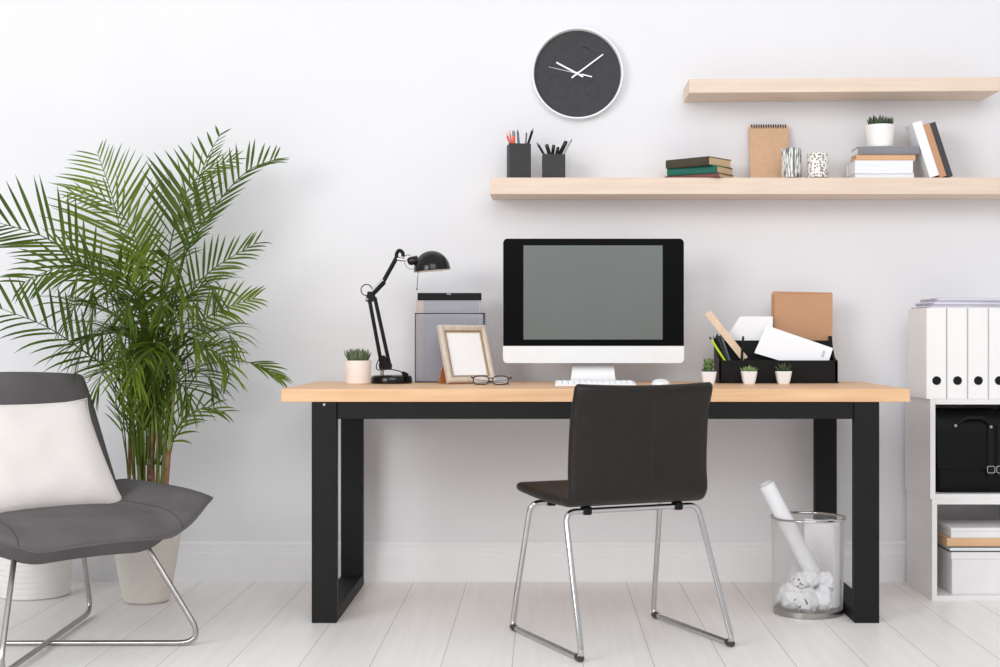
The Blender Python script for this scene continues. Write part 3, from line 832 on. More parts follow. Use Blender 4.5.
def candle_cup(px, d, r, h, m, label):
    e = thing('candle_holder', label, 'candle holder', (X(px, d), Y(d), SZ))
    bm = B(); lathe(bm, [(r * .97, .004), (r, .007), (r, h - .0015), (r - .001, h), (r - .003, h), (r - .0035, h - .002), (r - .0035, .012), (0, .012), (0, .004)], 48); obj('cup', bm, m, e, smooth=40)
    bm = B(); lathe(bm, [(0, 0), (r * .93, 0), (r * .96, .0015), (r * .96, .0042), (0, .0042)], 48); obj('foot', bm, 'glassdark', e, smooth=40)
    bm = B(); lathe(bm, [(0, .0122), (r - .0045, .0122), (r - .0045, h * .6), (0, h * .6 + .001)], 32); c = obj('candle', bm, 'lampin', e, smooth=40)
    bm = B(); tube(bm, [(0, 0, h * .6), (.0005, 0, h * .6 + .006), (.002, 0, h * .6 + .010)], .0007, 6); obj('wick', bm, 'charcoal', c)
    return e
candle_cup(791.5, 5.12, .0367, Z(148.2, 5.11) - SZ, 'birch', 'taller candle holder with grey bark stripes beside the notepad')
candle_cup(817.6, 5.12, .0385, Z(153.2, 5.11) - SZ, 'dots', 'shorter white candle holder with brown dot pattern')

# right stack of books: fore-edges to the room
z = SZ
def flat_book(px0, px1, d, Wd, T, cover, pages, label, rot=0.0, spine='back', ct=.0018):
    global z
    L = (px1 - px0) * d / F
    b = book('book', L, Wd, T, cover, pages, label, (X(px0, d), Y(d), z), (0, 0, math.radians(rot)), spine=spine, ct=ct)
    z += T
    return b
flat_book(854.8, 915, 5.085, .125, .0160, 'white', 'wpages', 'thin white book lowest in the stack under the shelf succulent', 0.0, ct=.0012)
flat_book(854.4, 914, 5.080, .13, .0475, 'white', 'wpages', 'thick white book in the stack below the tan one', 0.0, ct=.0016)
flat_book(856.2, 915.2, 5.088, .10, .0220, 'tan', 'tan', 'tan book between the grey and thick white books', 0.0, spine='front')
flat_book(858.0, 919.2, 5.082, .12, .0275, 'greybook', 'wpages', 'grey cloth book carrying the white pot on the shelf', 0.0, spine='front')
# leaning books
la = math.radians(18.0)
def lean_book(x_left, d, T, H, Dp, cover, pages, label):
    """pivots on its lower left edge, leaning left; spine to the room"""
    e = thing('book', label, 'book', (x_left, Y(d), SZ), rot=(0, -la, 0))
    bm = B(); ct = .002
    box(bm, 0, ct, 0, Dp, 0, H, .0005, 1); box(bm, T - ct, T, 0, Dp, 0, H, .0005, 1); box(bm, 0, T, -.002, .001, 0, H, .0008, 1)
    obj('cover', bm, cover, e)
    bm = B(); box(bm, ct, T - ct, .001, Dp - .003, .002, H - .003); obj('page_block', bm, pages, e)
    return e
d0 = 5.082
t1, t2, t3 = .0345, .0245, .0215
ca_ = math.cos(la)
xl = X(929.9, d0)
lean_book(xl, d0, t1, .207, .10, 'white', 'wpages', 'white book leaning left against the book stack')
lean_book(xl + t1 / ca_ + .0003, d0, t2, .202, .12, 'brownfolder', 'pages', 'tan leaning book between the white and charcoal ones')
lean_book(xl + (t1 + t2) / ca_ + .0006, d0, t3, .207, .125, 'charcoal', 'wpages', 'charcoal book leaning left, rightmost on the lower shelf')

# ================================================================== CUBE CABINETS AND CONTENTS
cd = 4.875; CD = .342
def cube(x0, z0, wdt, h, label):
    e = thing('cube_cabinet', label, 'cabinet', (x0, Y(cd), z0))
    t = .018
    for nm, a in (('side_panel', (0, t, 0, CD, 0, h)), ('side_panel', (wdt - t, wdt, 0, CD, 0, h)), ('top_panel', (t, wdt - t, 0, CD, h - t, h)),
                  ('bottom_panel', (t, wdt - t, 0, CD, 0, t)), ('back_panel', (t, wdt - t, CD - .006, CD, t, h - t))):
        bm = B(); box(bm, *a, .001, 1); obj(nm, bm, 'whitemel', e)
    return e
cx0 = X(932, cd)
cube(cx0, 0, .36, .3525, 'lower white open cube cabinet holding boxes and books on floor')
cube(cx0 - .006, .3525, .36, .3465, 'upper white open cube cabinet holding a black bag')
CT = .699
# binders
bw = .0705
for i, where in enumerate(('leftmost of the row', 'second from the left', 'third from the left', 'at the right edge, cut by the frame')):
    e = thing('ring_binder', 'white ring binder on the cube cabinet, ' + where, 'binder', (X(926.2, 4.885) + i * .0724, Y(4.885), CT), group='white binders on the cabinet')
    H = .317
    bm = B(); box(bm, 0, .003, 0, .24, 0, H, .001, 1); box(bm, bw - .003, bw, 0, .24, 0, H, .001, 1); box(bm, 0, bw, 0, .003, 0, H, .0015, 1); obj('cover', bm, 'binder', e)
    bm = B(); box(bm, .006, bw - .006, .018, .232, .004, H - .012); obj('page_block', bm, 'wpages', e)
    bm = B(); lathe(bm, [(0, .0010), (.0125, .0010), (.0126, .0014), (.0138, .0022), (.0152, .0012), (.0152, -.0005)], 32, mtx=Matrix.Translation((bw / 2 + .001, 0, Z(380.6, 4.885) - CT)) @ RX)
    obj('finger_hole', bm, 'blackplastic', e, smooth=40)
# plastic folders on the binders
z = CT + .317
rnd = random.Random(4)
for i, (w_, d_, T, px, a, m, lab) in enumerate((
        (.31, .215, .0075, 928.0, .5, 'plasticfolder', 'lowest lilac plastic folder lying on the white binders'),
        (.30, .205, .0060, 930.5, -1.5, 'plasticfolder2', 'grey-lilac plastic folder second from the bottom of the pile on the binders'),
        (.30, .205, .0085, 932.5, 1.6, 'plasticfolder', 'thicker lilac plastic folder in the middle of the pile on the binders'),
        (.295, .20, .0060, 935.5, -.6, 'plasticfolder2', 'grey-lilac plastic folder second from the top of the pile on the binders'),
        (.295, .20, .0080, 937.0, .4, 'plasticfolder', 'topmost lilac plastic folder of the pile on the binders'))):
    e = thing('plastic_folder', lab, 'folder', (X(px, 4.9), Y(4.893 + .004 * i), z), rotz=math.radians(a), group='plastic folders on the binders')
    bm = B()
    n = 14
    def wav(x, y): return 0.0
    box(bm, 0, w_, 0, d_, 0, .0012, .0004, 1); box(bm, .001, w_, 0, d_, T - .0014, T - .0002, .0004, 1)
    prism(bm, [(0, 0), (-.002, T * .3), (-.002, T * .7), (0.001, T - .0002), (.003, T - .0002), (.003, 0)], 0, d_, axis='y'); obj('sleeve', bm, m, e)
    bm = B(); box(bm, .006, w_ - .006, .004, d_ - .008, .0012, T - .0014); obj('paper_sheets', bm, 'paper', e)
    z += T

# black bag in the upper cube
bgx, bgz = cx0 - .006 + .018, .3525 + .018
bag = thing('leather_bag', 'black leather bag filling the upper cube cabinet', 'bag', (bgx + .162, Y(4.892), bgz))
bm = B(); rings = []
for i, (zz, sx, sy) in enumerate(((0, .90, .85), (.006, .97, .95), (.03, 1, 1), (.15, 1, .97), (.24, .985, .88), (.272, .96, .8), (.283, .9, .7))):
    o = rr_outline(-.156 * sx, .156 * sx, -.14 * sy, .14 * sy, .035, .035, 5)
    rings.append([(x, .155 + y, zz) for x, y in o])
loft(bm, rings); obj('body', bm, 'bag', bag, smooth=40)
bm = B(); rings = []   # front flap
prof = [(.014, .21), (.006, .17), (.004, .1), (.006, .055), (.010, .05)]
prof = [(.040, .285), (.016, .262), (.008, .21), (.0055, .13), (.0065, .085)]
for y, zz in prof:
    hwf = .150 if zz > .1 else .146
    rings.append([(-hwf, y, zz), (hwf, y, zz), (hwf, y + .006, zz + .002), (-hwf, y + .006, zz + .002)])
loft(bm, rings); obj('flap', bm, 'bag', bag, smooth=40)
bm = B(); tube(bm, spline([(-.080, .010, .238), (-.068, .003, .252), (-.045, .001, .262), (.000, .001, .263), (.022, .003, .252), (.034, .010, .236)], 24), .0058, 10); obj('handle', bm, 'bagd', bag, smooth=60)
for xx in (.036, .068):
    bm = B(); box(bm, xx - .011, xx + .011, .0005, .006, .06, .238, .002, 1); st = obj('strap', bm, 'bagd', bag)
    bm = B(); tube(bm, fillet([(xx - .013, -.001, .072), (xx + .013, -.001, .072), (xx + .013, -.001, .095), (xx - .013, -.001, .095)], .006, 4, True), .0018, 8, closed=True); obj('buckle', bm, 'steel', st, smooth=60)
    if xx > .05: continue
    bm = B(); lathe(bm, [(0, 0), (.006, 0), (.005, .003), (0, .004)], 16, mtx=Matrix.Translation((xx, .001, .232)) @ RX); obj('rivet', bm, 'steel', st, smooth=40)

bm = B(); lathe(bm, [(0, 0), (.006, 0), (.005, .003), (0, .004)], 16, mtx=Matrix.Translation((-.086, .005, .236)) @ RX); obj('rivet', bm, 'steel', bag, smooth=40)

# things in the lower cube
lz = .018
bxx = X(951, 4.9)
sb = thing('storage_box', 'white lidded storage box at the bottom of the lower cube', 'box', (bxx, Y(4.898), lz))
BW = cx0 + .36 - .018 - bxx - .004
bm = B(); box(bm, 0.004, BW - .004, .004, .226, 0, .128, .002, 1); obj('body', bm, 'boxw', sb)
bm = B(); box(bm, 0, BW, 0, .23, .1225, .1475, .002, 1); obj('lid', bm, 'boxw', sb)
z = lz + .1475
def cube_item(nm, px, d, T, dp, fn):
    global z
    r = fn((X(px, d), Y(d), z), cx0 + .36 - .018 - X(px, d) - .004, T, dp)
    z += T
    return r
cube_item('f', 949.5, 4.90, .020, .22, lambda p, w_, T, dp: book('folder', w_, dp, T, 'greenfolder', 'wpages', 'thin dark green folder of papers on the white storage box', p, (0, 0, 0), 'folder', spine='back', ct=.0045))
cube_item('b', 947, 4.90, .029, .21, lambda p, w_, T, dp: book('book', w_, dp, T, 'tan', 'pages', 'tan book between the green folder and the white case in lower cube', p, (0, 0, 0), 'book', spine='front'))
def wcase(p, w_, T, dp):
    e = thing('document_case', 'flat white case topmost of the pile in the lower cube', 'box', p)
    bm = B(); box(bm, 0, w_, 0, dp, 0, T * .62, .0015, 1); obj('tray', bm, 'boxw', e)
    bm = B(); box(bm, -.001, w_, -.001, dp, T * .62, T, .0015, 1); obj('lid', bm, 'boxw', e)
    return e
cube_item('w', 951, 4.90, .036, .215, wcase)

# ================================================================== WASTE BASKET
bd = 4.672
bx = .880
bk = thing('waste_basket', 'silver wire mesh waste basket on floor by the right desk leg', 'waste basket', (bx, Y(bd), 0))
r0, r1, H = .1125, .1205, .317
def rr(z): return r0 + (r1 - r0) * z / H
bm = B()
nv = 200; hwid = .00027
for i in range(nv):
    a = 2 * PI * i / nv
    c, s = math.cos(a), math.sin(a); t = Vector((-s, c, 0)) * hwid; nrm = Vector((c, s, 0)) * hwid
    rings = []
    for zz in (.018, H - .004):
        p = Vector((rr(zz) * c, rr(zz) * s, zz)); rings.append([p + t, p + nrm, p - t, p - nrm])
    loft(bm, rings)
nr = 80
for i in range(nr):
    zz = .02 + (H - .026) * i / (nr - 1)
    r = rr(zz)
    rings = []
    for j in range(72):
        a = 2 * PI * j / 72; c, s = math.cos(a), math.sin(a)
        rings.append([(r * c, r * s, zz - hwid), ((r + hwid) * c, (r + hwid) * s, zz), (r * c, r * s, zz + hwid), ((r - hwid) * c, (r - hwid) * s, zz)])
    loft(bm, rings, closed=True)
obj('wire_mesh', bm, 'meshwire', bk, recalc=False)
bm = B(); lathe(bm, [(0, 0), (r0 - .002, 0), (r0 + .0015, .002), (r0 + .002, .018), (r0, .0195), (r0 - .002, .018), (r0 - .003, .005), (0, .005)], 64); obj('bottom_pan', bm, 'steel', bk, smooth=40)
bm = B(); tube(bm, [((r1 + .001) * math.cos(a), (r1 + .001) * math.sin(a), H) for a in [2 * PI * q / 64 for q in range(64)]], .0042, 10, closed=True); obj('rim', bm, 'chrome', bk, smooth=60)

# paper rolls
def roll(name, a, b, r, m, label, turns=2.2):
    a, b = Vector(a), Vector(b)
    t = (b - a).normalized(); u = t.orthogonal().normalized(); v = t.cross(u)
    L = (b - a).length
    bm = B(); n = int(turns * 28); sec = []
    th = .0005
    for i in range(n + 1):
        q = 2 * PI * turns * i / n; rad = r * (.80 + .20 * i / n)
        sec.append((rad, q))
    out = [(u * math.cos(q) + v * math.sin(q)) * rad for rad, q in sec]
    inn = [(u * math.cos(q) + v * math.sin(q)) * (rad - th) for rad, q in sec]
    ringp = out + inn[::-1]
    loft(bm, [[p for p in ringp], [p + t * L for p in ringp]])
    return tag(obj(name, bm, m, loc=a, smooth=30), label, 'paper roll')
rb_ = Vector((bx + .056, Y(bd) + .004, .052))
rt_ = W(767.5, 487, 4.63)
roll('paper_roll', rb_, rt_ + (rt_ - rb_).normalized() * .012, .0275, 'paper', 'long white paper roll sticking up out of the waste basket')
# upright curved sheet at the back right of the basket
bm = B(); rings = []
for i in range(25):
    a = math.radians(-48 + 134 * i / 24); r = .1035
    c, s = math.cos(a), math.sin(a)
    tops = .300 - .004 * math.sin(i * .4)
    rings.append([(r * c, r * s, .03), (r * c, r * s, tops), ((r - .0008) * c, (r - .0008) * s, tops), ((r - .0008) * c, (r - .0008) * s, .03)])
loft(bm, rings)
tag(obj('curled_sheet', bm, 'paper', loc=(bx, Y(bd), 0), smooth=40), 'tall white sheet curled along the right inside of the waste basket', 'paper')
# slanting sheet at the left back
bm = B()
A = [Vector(p) for p in ((-.085, .0, .035), (-.01, .085, .035), (.03, .075, .19), (-.02, .05, .235))]
nrm = (A[1] - A[0]).cross(A[3] - A[0]).normalized() * .0008
f = [bm.verts.new(p) for p in A]; b = [bm.verts.new(p + nrm) for p in A]
bm.faces.new(f); bm.faces.new(b[::-1]); [bm.faces.new((f[i], b[i], b[(i + 1) % 4], f[(i + 1) % 4])) for i in range(4)]
tag(obj('paper_sheet', bm, 'paper', loc=(bx, Y(bd), 0)), 'white sheet slanting inside the left of the waste basket', 'paper')
# crumpled balls
balls = [(-.054, -.036, .060, .050), (-.014, -.056, .052, .050), (.042, -.046, .054, .050), (-.052, .040, .052, .046), (.0, .014, .052, .042), (.050, .040, .048, .040),
         (-.034, -.040, .116, .036), (.004, -.044, .122, .034), (.056, -.034, .112, .040), (-.008, .066, .048, .038)]
desc = ['white crumpled paper ball at front left bottom of the basket', 'printed crumpled paper ball at front centre bottom of the basket', 'white crumpled paper ball at front right bottom of the basket',
        'crumpled paper ball at the left rear bottom of the basket', 'crumpled paper ball in the middle of the basket bottom', 'crumpled paper ball at the right rear bottom of the basket',
        'printed crumpled paper ball on top at the left of the heap', 'white crumpled paper ball on top in the centre of the heap', 'white crumpled paper ball on top at the right of the heap', 'crumpled paper ball at the rear of the basket bottom']
for i, (x, y, zz, r) in enumerate(balls):
    bm = B()
    bmesh.ops.create_icosphere(bm, subdivisions=3, radius=1.0)
    off = Vector((i * 3.7, i * 1.3, i * .9))
    sc = Vector((1.12, .92, 1.0)) if i % 2 else Vector((.95, 1.1, .98))
    for v in bm.verts:
        n = v.co.normalized()
        c1 = noise.voronoi(n * 1.15 + off)[0]; d1 = c1[1] - c1[0]
        c2 = noise.voronoi(n * 2.6 + off)[0]; d2 = c2[1] - c2[0]
        q = n * r * (0.70 + .42 * min(d1, .7) + .22 * min(d2, .6))
        v.co = Vector((q.x * sc.x, q.y * sc.y, q.z * sc.z))
    tag(obj('crumpled_paper', bm, 'printed' if i in (1, 6) else 'paper', loc=(bx + x, Y(bd) + y, zz)), desc[i], 'paper ball', 'crumpled papers in the basket')

# ================================================================== OFFICE CHAIR
oc = thing('office_chair', 'dark brown leather chair on chrome sled legs at the desk, seen from behind', 'chair', (.2284, Y(4.285), 0), rotz=math.radians(23))
def sect_ring(c, nrm, hw, th, n_edge=5, curve=0.0):
    """rounded slab section: x across, nrm = thickness direction"""
    pts = []
    r = th / 2
    top = [(-hw + r + (2 * hw - 2 * r) * i / 10, r) for i in range(11)]
    right = [(hw - r + r * math.sin(a), r * math.cos(a)) for a in [PI * i / n_edge for i in range(1, n_edge)]]
    bot = [(hw - r - (2 * hw - 2 * r) * i / 10, -r) for i in range(11)]
    left = [(-hw + r - r * math.sin(a), -r * math.cos(a)) for a in [PI * i / n_edge for i in range(1, n_edge)]]
    for x, h in top + right + bot + left:
        pts.append(Vector((x, 0, 0)) + c + nrm * (h + curve * (x / hw) ** 2))
    return pts
def slab_loft(bm, path, hws, th, curve, endround=True):
    path = [Vector(p) for p in path]
    N = len(path); rings = []
    acc = [0.0]
    for i in range(1, N): acc.append(acc[-1] + (path[i] - path[i - 1]).length)
    for i in range(N):
        a = path[max(0, i - 1)]; b = path[min(N - 1, i + 1)]
        t = (b - a).normalized(); nrm = Vector((1, 0, 0)).cross(t).normalized()
        rings.append((path[i], nrm, hws[i], th, curve[i] if isinstance(curve, list) else curve))
    out = []
    def cap(idx, sgn):
        p, nrm, hw, t_, cv = rings[idx]
        tt = ((path[1] - path[0]) if idx == 0 else (path[-1] - path[-2])).normalized() * sgn
        res = []
        for k in (1, 2, 3):
            a = k / 3 * PI / 2 * .95
            res.append(sect_ring(p + tt * t_ / 2 * math.sin(a), nrm, hw - t_ * .35 * (1 - math.cos(a)), t_ * math.cos(a), curve=cv))
        return res
    first = cap(0, -1)[::-1]; last = cap(N - 1, 1)
    mid = [sect_ring(p, n_, h_, t_, curve=c_) for p, n_, h_, t_, c_ in rings]
    loft(bm, first + mid + last)
prof = spline([(-.016, .240, .446), (-.016, .10, .438), (-.016, -.06, .436), (-.016, -.135, .440)], 16)
bm = B(); slab_loft(bm, prof, [.2195] * 16, .030, 0.0); obj('seat', bm, 'leather', oc, smooth=60)
prof = spline([(-.016, -.120, .4395), (-.016, -.160, .446), (-.016, -.186, .472), (-.018, -.198, .53), (-.022, -.212, .62), (-.026, -.230, .70), (-.029, -.252, .762)], 26)
hws = [.2265 - .004 * sstep(6, 25, i) for i in range(26)]
cv = [-.026 * sstep(3, 14, i) + .008 * sstep(18, 25, i) for i in range(26)]
bm = B(); slab_loft(bm, prof, hws, .034, cv); br = obj('backrest', bm, 'leather', oc, smooth=60)
seam = [p + Vector((0.0, 0, 0)) for p in prof[3:]]
bm = B(); pts = []
for i in range(3, 25):
    t = (prof[min(25, i + 1)] - prof[i - 1]).normalized(); nrm = Vector((1, 0, 0)).cross(t).normalized()
    pts.append(prof[i] - nrm * (.0163) * (1 if nrm.y > 0 else -1))
tube(bm, [p + Vector((.022, 0, 0)) for p in pts], .0011, 6); obj('back_seam', bm, 'leather_d', br, smooth=60)
# chrome sled frame: one closed tube
pt = [(-.018, -.135, .411), (-.236, -.135, .411), (-.236, -.252, .0105), (-.254, .236, .0105), (-.234, .130, .408), (-.01, .130, .408),
      (.214, .130, .408), (.243, .236, .0105), (.254, -.252, .0105), (.200, -.135, .411)]
path = []
rads = [0, .035, .024, .024, .035, 0, .035, .024, .024, .035]
N = len(pt)
P = [Vector(p) for p in pt]
for i in range(N):
    if rads[i] == 0: path.append(P[i]); continue
    p, a, b = P[i], P[i - 1], P[(i + 1) % N]
    da, db = a - p, b - p
    Lc = rads[i] / math.tan(da.angle(db) / 2)
    s, e = p + da.normalized() * Lc, p + db.normalized() * Lc
    for k_ in range(9):
        t = k_ / 8; path.append(s * (1 - t) ** 2 + p * 2 * t * (1 - t) + e * t * t)
bm = B(); tube(bm, path, .0084, 14, closed=True); fr = obj('sled_frame', bm, 'chrome', oc, smooth=60)
for sx, sy in ((-1, -1), (-1, 1), (1, -1), (1, 1)):
    xx = {(-1, -1): -.2366, (-1, 1): -.2535, (1, -1): .2536, (1, 1): .2434}[(sx, sy)]; yy = -.234 if sy < 0 else .218
    bm = B(); tube(bm, [(xx, yy - .016, .0108), (xx, yy - .010, .0108), (xx, yy + .010, .0108), (xx, yy + .016, .0108)], [.0092, .0104, .0104, .0092], 14); obj('foot_glide', bm, 'rubber', fr, smooth=40)
for sx in (-1, 1):
    bm = B(); box(bm, sx * .150 - .030, sx * .150 - .006, -.150, -.116, .400, .424, .003, 1); obj('mounting_bracket', bm, 'blackplastic', oc)
    bm = B(); box(bm, sx * .150 - .030, sx * .150 - .006, .112, .148, .397, .424, .003, 1); obj('mounting_bracket', bm, 'blackplastic', oc)

# ================================================================== ARMCHAIR
ac = thing('armchair', 'grey upholstered lounge chair on crossed steel legs, partly outside the left edge', 'armchair', (-1.475, Y(4.227), 0), rotz=math.radians(45))
def Fr(a):
    s = 1 if a >= 0 else -1; a = abs(a)
    if a <= .58: q = a / .58; return s * .238 * q, .350 - .022 * q * q
    q = (a - .58) / .42
    p0, p1, p2 = Vector((.238, .328)), Vector((.375, .285)), Vector((.475, .120))
    p = p0 * (1 - q) ** 2 + p1 * 2 * q * (1 - q) + p2 * q * q
    return s * p.x, p.y
def Bk(a): return .365 * a, -.235
def seat_z(a): return .390 + .048 * sstep(.50, .95, abs(a)) + .010 * (1 - (a / .5) ** 2 if abs(a) < .5 else 0)
def drop(a): return .054 * (1 - sstep(.4, 1.0, abs(a))) + .010
def thick(a): return .086 * (1 - sstep(.35, 1.0, abs(a))) + .030
def seat_top(a, b):
    fr_, fb_ = Fr(a), Bk(a)
    r = fb_[0] + (fr_[0] - fb_[0]) * b; f = fb_[1] + (fr_[1] - fb_[1]) * b
    ln = fr_[1] - fb_[1]
    roll_ = .13 / ln
    zz = seat_z(a) + .006 * math.sin(PI * b)
    q = max(0, (b - (1 - roll_)) / roll_)
    dz = drop(a) * (1 - math.sqrt(max(0, 1 - q * q)))
    return Vector((r, -f, zz - dz + .010 * (1 - b) * abs(a) - .022 * sstep(.75, 1, abs(a)) * b))
NA, NB = 48, 30
As = [-1 + 2 * i / NA for i in range(NA + 1)]
Bs = [1 - (1 - j / NB) ** 1.7 for j in range(NB + 1)]
bm = B()
top = [[bm.verts.new(seat_top(a, b)) for b in Bs] for a in As]
def seat_bot(a, b):
    p = seat_top(a, 1.0); q = seat_top(a, b)
    zb = min(q.z, seat_z(a)) - thick(a)
    e = 1 - (1 - b) ** 2
    zedge = p.z
    # underside: from the piping edge it slopes inwards and down a little
    f = sstep(.80, 1.0, b)
    zz = (seat_z(a) - thick(a) - .002) * (1 - f) + (zedge) * f
    if b > .8: pass
    g = sstep(.0, .12, b); zz = zz * g + (seat_z(a) - .03) * (1 - g) if b < .12 else zz
    s_ = .965 if b < .97 else 1.0
    return Vector((q.x * s_, q.y, min(zz, q.z - .0)))
bot = [[(top[i][j] if (j == NB) else bm.verts.new(seat_bot(a, b))) for j, b in enumerate(Bs)] for i, a in enumerate(As)]
for i in range(NA):
    for j in range(NB):
        bm.faces.new((top[i][j], top[i + 1][j], top[i + 1][j + 1], top[i][j + 1]))
        q = [bot[i][j], bot[i][j + 1], bot[i + 1][j + 1], bot[i + 1][j]]
        bm.faces.new(q)
    bm.faces.new((top[i][0], bot[i][0], bot[i + 1][0], top[i + 1][0]))
for i in (0, NA):
    for j in range(NB):
        vs = []
        for v in (top[i][j], top[i][j + 1], bot[i][j + 1], bot[i][j]):
            if v not in vs: vs.append(v)
        if len(vs) > 2: bm.faces.new(vs)
seat_o = obj('seat', bm, 'greyfabric', ac, smooth=60)
bm = B(); tube(bm, [seat_top(a, 1.0) + Vector((0, -.001, -.001)) for a in As], .0035, 8); obj('piping', bm, 'piping', seat_o, smooth=60)
for s in (-1, 1):
    bm = B(); tube(bm, [seat_top(s * .60, b) + Vector((0, 0, .0004)) for b in Bs[8:]], .0012, 6); obj('seam', bm, 'greyfabric_d', seat_o, smooth=60)
# backrest
n = 22
path = spline([(0, .200, .375), (0, .245, .46), (0, .300, .57), (0, .365, .70), (0, .405, .775)], n)
hws = [.388 - .064 * (i / (n - 1)) for i in range(n)]
cv = [.085 - .055 * i / (n - 1) for i in range(n)]
bm = B()
slab_loft(bm, path, hws, .058, [-c for c in cv]); bo = obj('backrest', bm, 'greyfabric', ac, smooth=60)
for nm, a, b in (('leg_loop', 1, .0085), ('leg_loop', -1, .0135)):
    fx, fy = (-.318, .318) if a > 0 else (.297, .339)
    nx_, ny_ = (.316, -.316) if a > 0 else (-.305, -.305)
    sh = -.040
    pts = [(nx_ * .56 + sh * .4, ny_ * .53 + sh * .4, .343), (nx_ * .60 + sh * .4, ny_ * .58 + sh * .4, .334), (nx_ + sh + .022, ny_ + sh - .016, b + .0005), (fx + sh + .016, fy + sh - .012, b + .0005), (fx * .66, fy * .66, .334), (fx * .6, fy * .6, .343)]
    bm = B(); tube(bm, fillet(pts, .045, 8), .0082, 12); obj(nm, bm, 'steel', ac, smooth=60)
bm = B(); box(bm, -.20, .20, -.18, .20, .318, .335, .004, 1); obj('under_plate', bm, 'blackmetal', ac)

# pillow
pl = thing('throw_pillow', 'cream white linen pillow leaning on the backrest of the grey armchair', 'pillow', (0, 0, 0))
c = Vector((-1.475, Y(4.227), 0)) + Matrix.Rotation(math.radians(45), 3, 'Z') @ Vector((.002, .126, .543))
pl.location = c; pl.rotation_euler = (math.radians(-33), 0, math.radians(45))
bm = B(); NP = 28
hwp, hhp, tp = .238, .200, .062
def pil(u, v, s):
    k1 = (1 - u ** 4) ; k2 = (1 - v ** 4)
    h = tp * (max(0, k1) ** .55) * (max(0, k2) ** .55)
    wx = 1 - .055 * (1 - v * v) * abs(u) ** 3; wz = 1 - .065 * (1 - u * u) * abs(v) ** 3
    p = Vector((u * hwp * wx, s * h, v * hhp * wz))
    p.x *= 1 - .060 * v
    p *= 1 + .035 * abs(u) ** 8 * abs(v) ** 8
    p += Vector((0, 1, 0)) * .010 * s * noise.noise(Vector((u * 5 + v, v * 2.2, s * 3 + 4))) * max(0, -v) ** 1.5 * (1 - abs(v) ** 8)
    p += Vector((0, 1, 0)) * .006 * noise.noise(Vector((u * 2.2, v * 2.2, s * 3))) * (1 - max(abs(u), abs(v)) ** 6)
    return p
f = {}
for s in (-1, 1):
    for i in range(NP + 1):
        for j in range(NP + 1):
            u, v = -1 + 2 * i / NP, -1 + 2 * j / NP
            edge = i in (0, NP) or j in (0, NP)
            if edge and s == 1: f[(s, i, j)] = f[(-1, i, j)]
            else:
                p = pil(u, v, s)
                if edge: p.y = 0
                f[(s, i, j)] = bm.verts.new(p)
    for i in range(NP):
        for j in range(NP):
            bm.faces.new((f[(s, i, j)], f[(s, i + 1, j)], f[(s, i + 1, j + 1)], f[(s, i, j + 1)]))
obj('cushion', bm, 'linen', pl, smooth=180)
bm = B(); tube(bm, [pil(u, v, 0) for u, v in [(-1 + 2 * i / 24, -1) for i in range(24)] + [(1, -1 + 2 * i / 24) for i in range(24)] + [(1 - 2 * i / 24, 1) for i in range(24)] + [(-1, 1 - 2 * i / 24) for i in range(24)]], .0022, 6, closed=True)
obj('hem', bm, 'linen', pl, smooth=60)

# ================================================================== WHITE RIBBED POT
rp = thing('ribbed_pot', 'white ribbed planter on floor behind the grey armchair', 'pot', (X(35, 4.99), Y(4.99), 0))
prof = [(0, 0), (.114, 0), (.118, .004)]
for i in range(60):
    zz = .006 + i * .005
    prof.append((.119 + .020 * zz / .3 + (.0022 if (i // 2) % 2 == 0 else -.0008) * (1 if i % 2 == 0 else .6), zz))
prof += [(.142, .308), (.136, .310), (.130, .306), (.122, .24), (0, .24)]
bm = B(); lathe(bm, prof, 56); obj('pot', bm, 'whitepot', rp, smooth=60)
bm = B(); lathe(bm, [(0, .241), (.120, .241), (.123, .262), (0, .268)], 40); obj('soil', bm, 'soil', rp, smooth=60)

# ================================================================== PALM
PD = 4.875
palm = thing('potted_palm', 'tall green areca palm in a beige textured pot behind the armchair', 'plant', (X(146.5, PD), Y(PD), 0))
PO = Vector(palm.location)
prof = [(0, 0), (.068, 0), (.0745, .004)]
for i in range(74):
    zz = .006 + i * .005
    rr_ = .0765 + (.140 - .0765) * (zz / .392) ** .90
    prof.append((rr_ + (.0011 if i % 2 else -.0006), zz))
prof += [(.1400, .378), (.1400, .383), (.1365, .385), (.131, .382), (.126, .345), (0, .345)]
bm = B(); lathe(bm, prof, 64); obj('pot', bm, 'beigepot', palm, smooth=60)
bm = B(); lathe(bm, [(0, .346), (.125, .346), (.1265, .366), (0, .374)], 40); obj('soil', bm, 'soil', palm, smooth=60)
rnd = random.Random(21)
def PW(px, py, d): return W(px, py, d) - PO

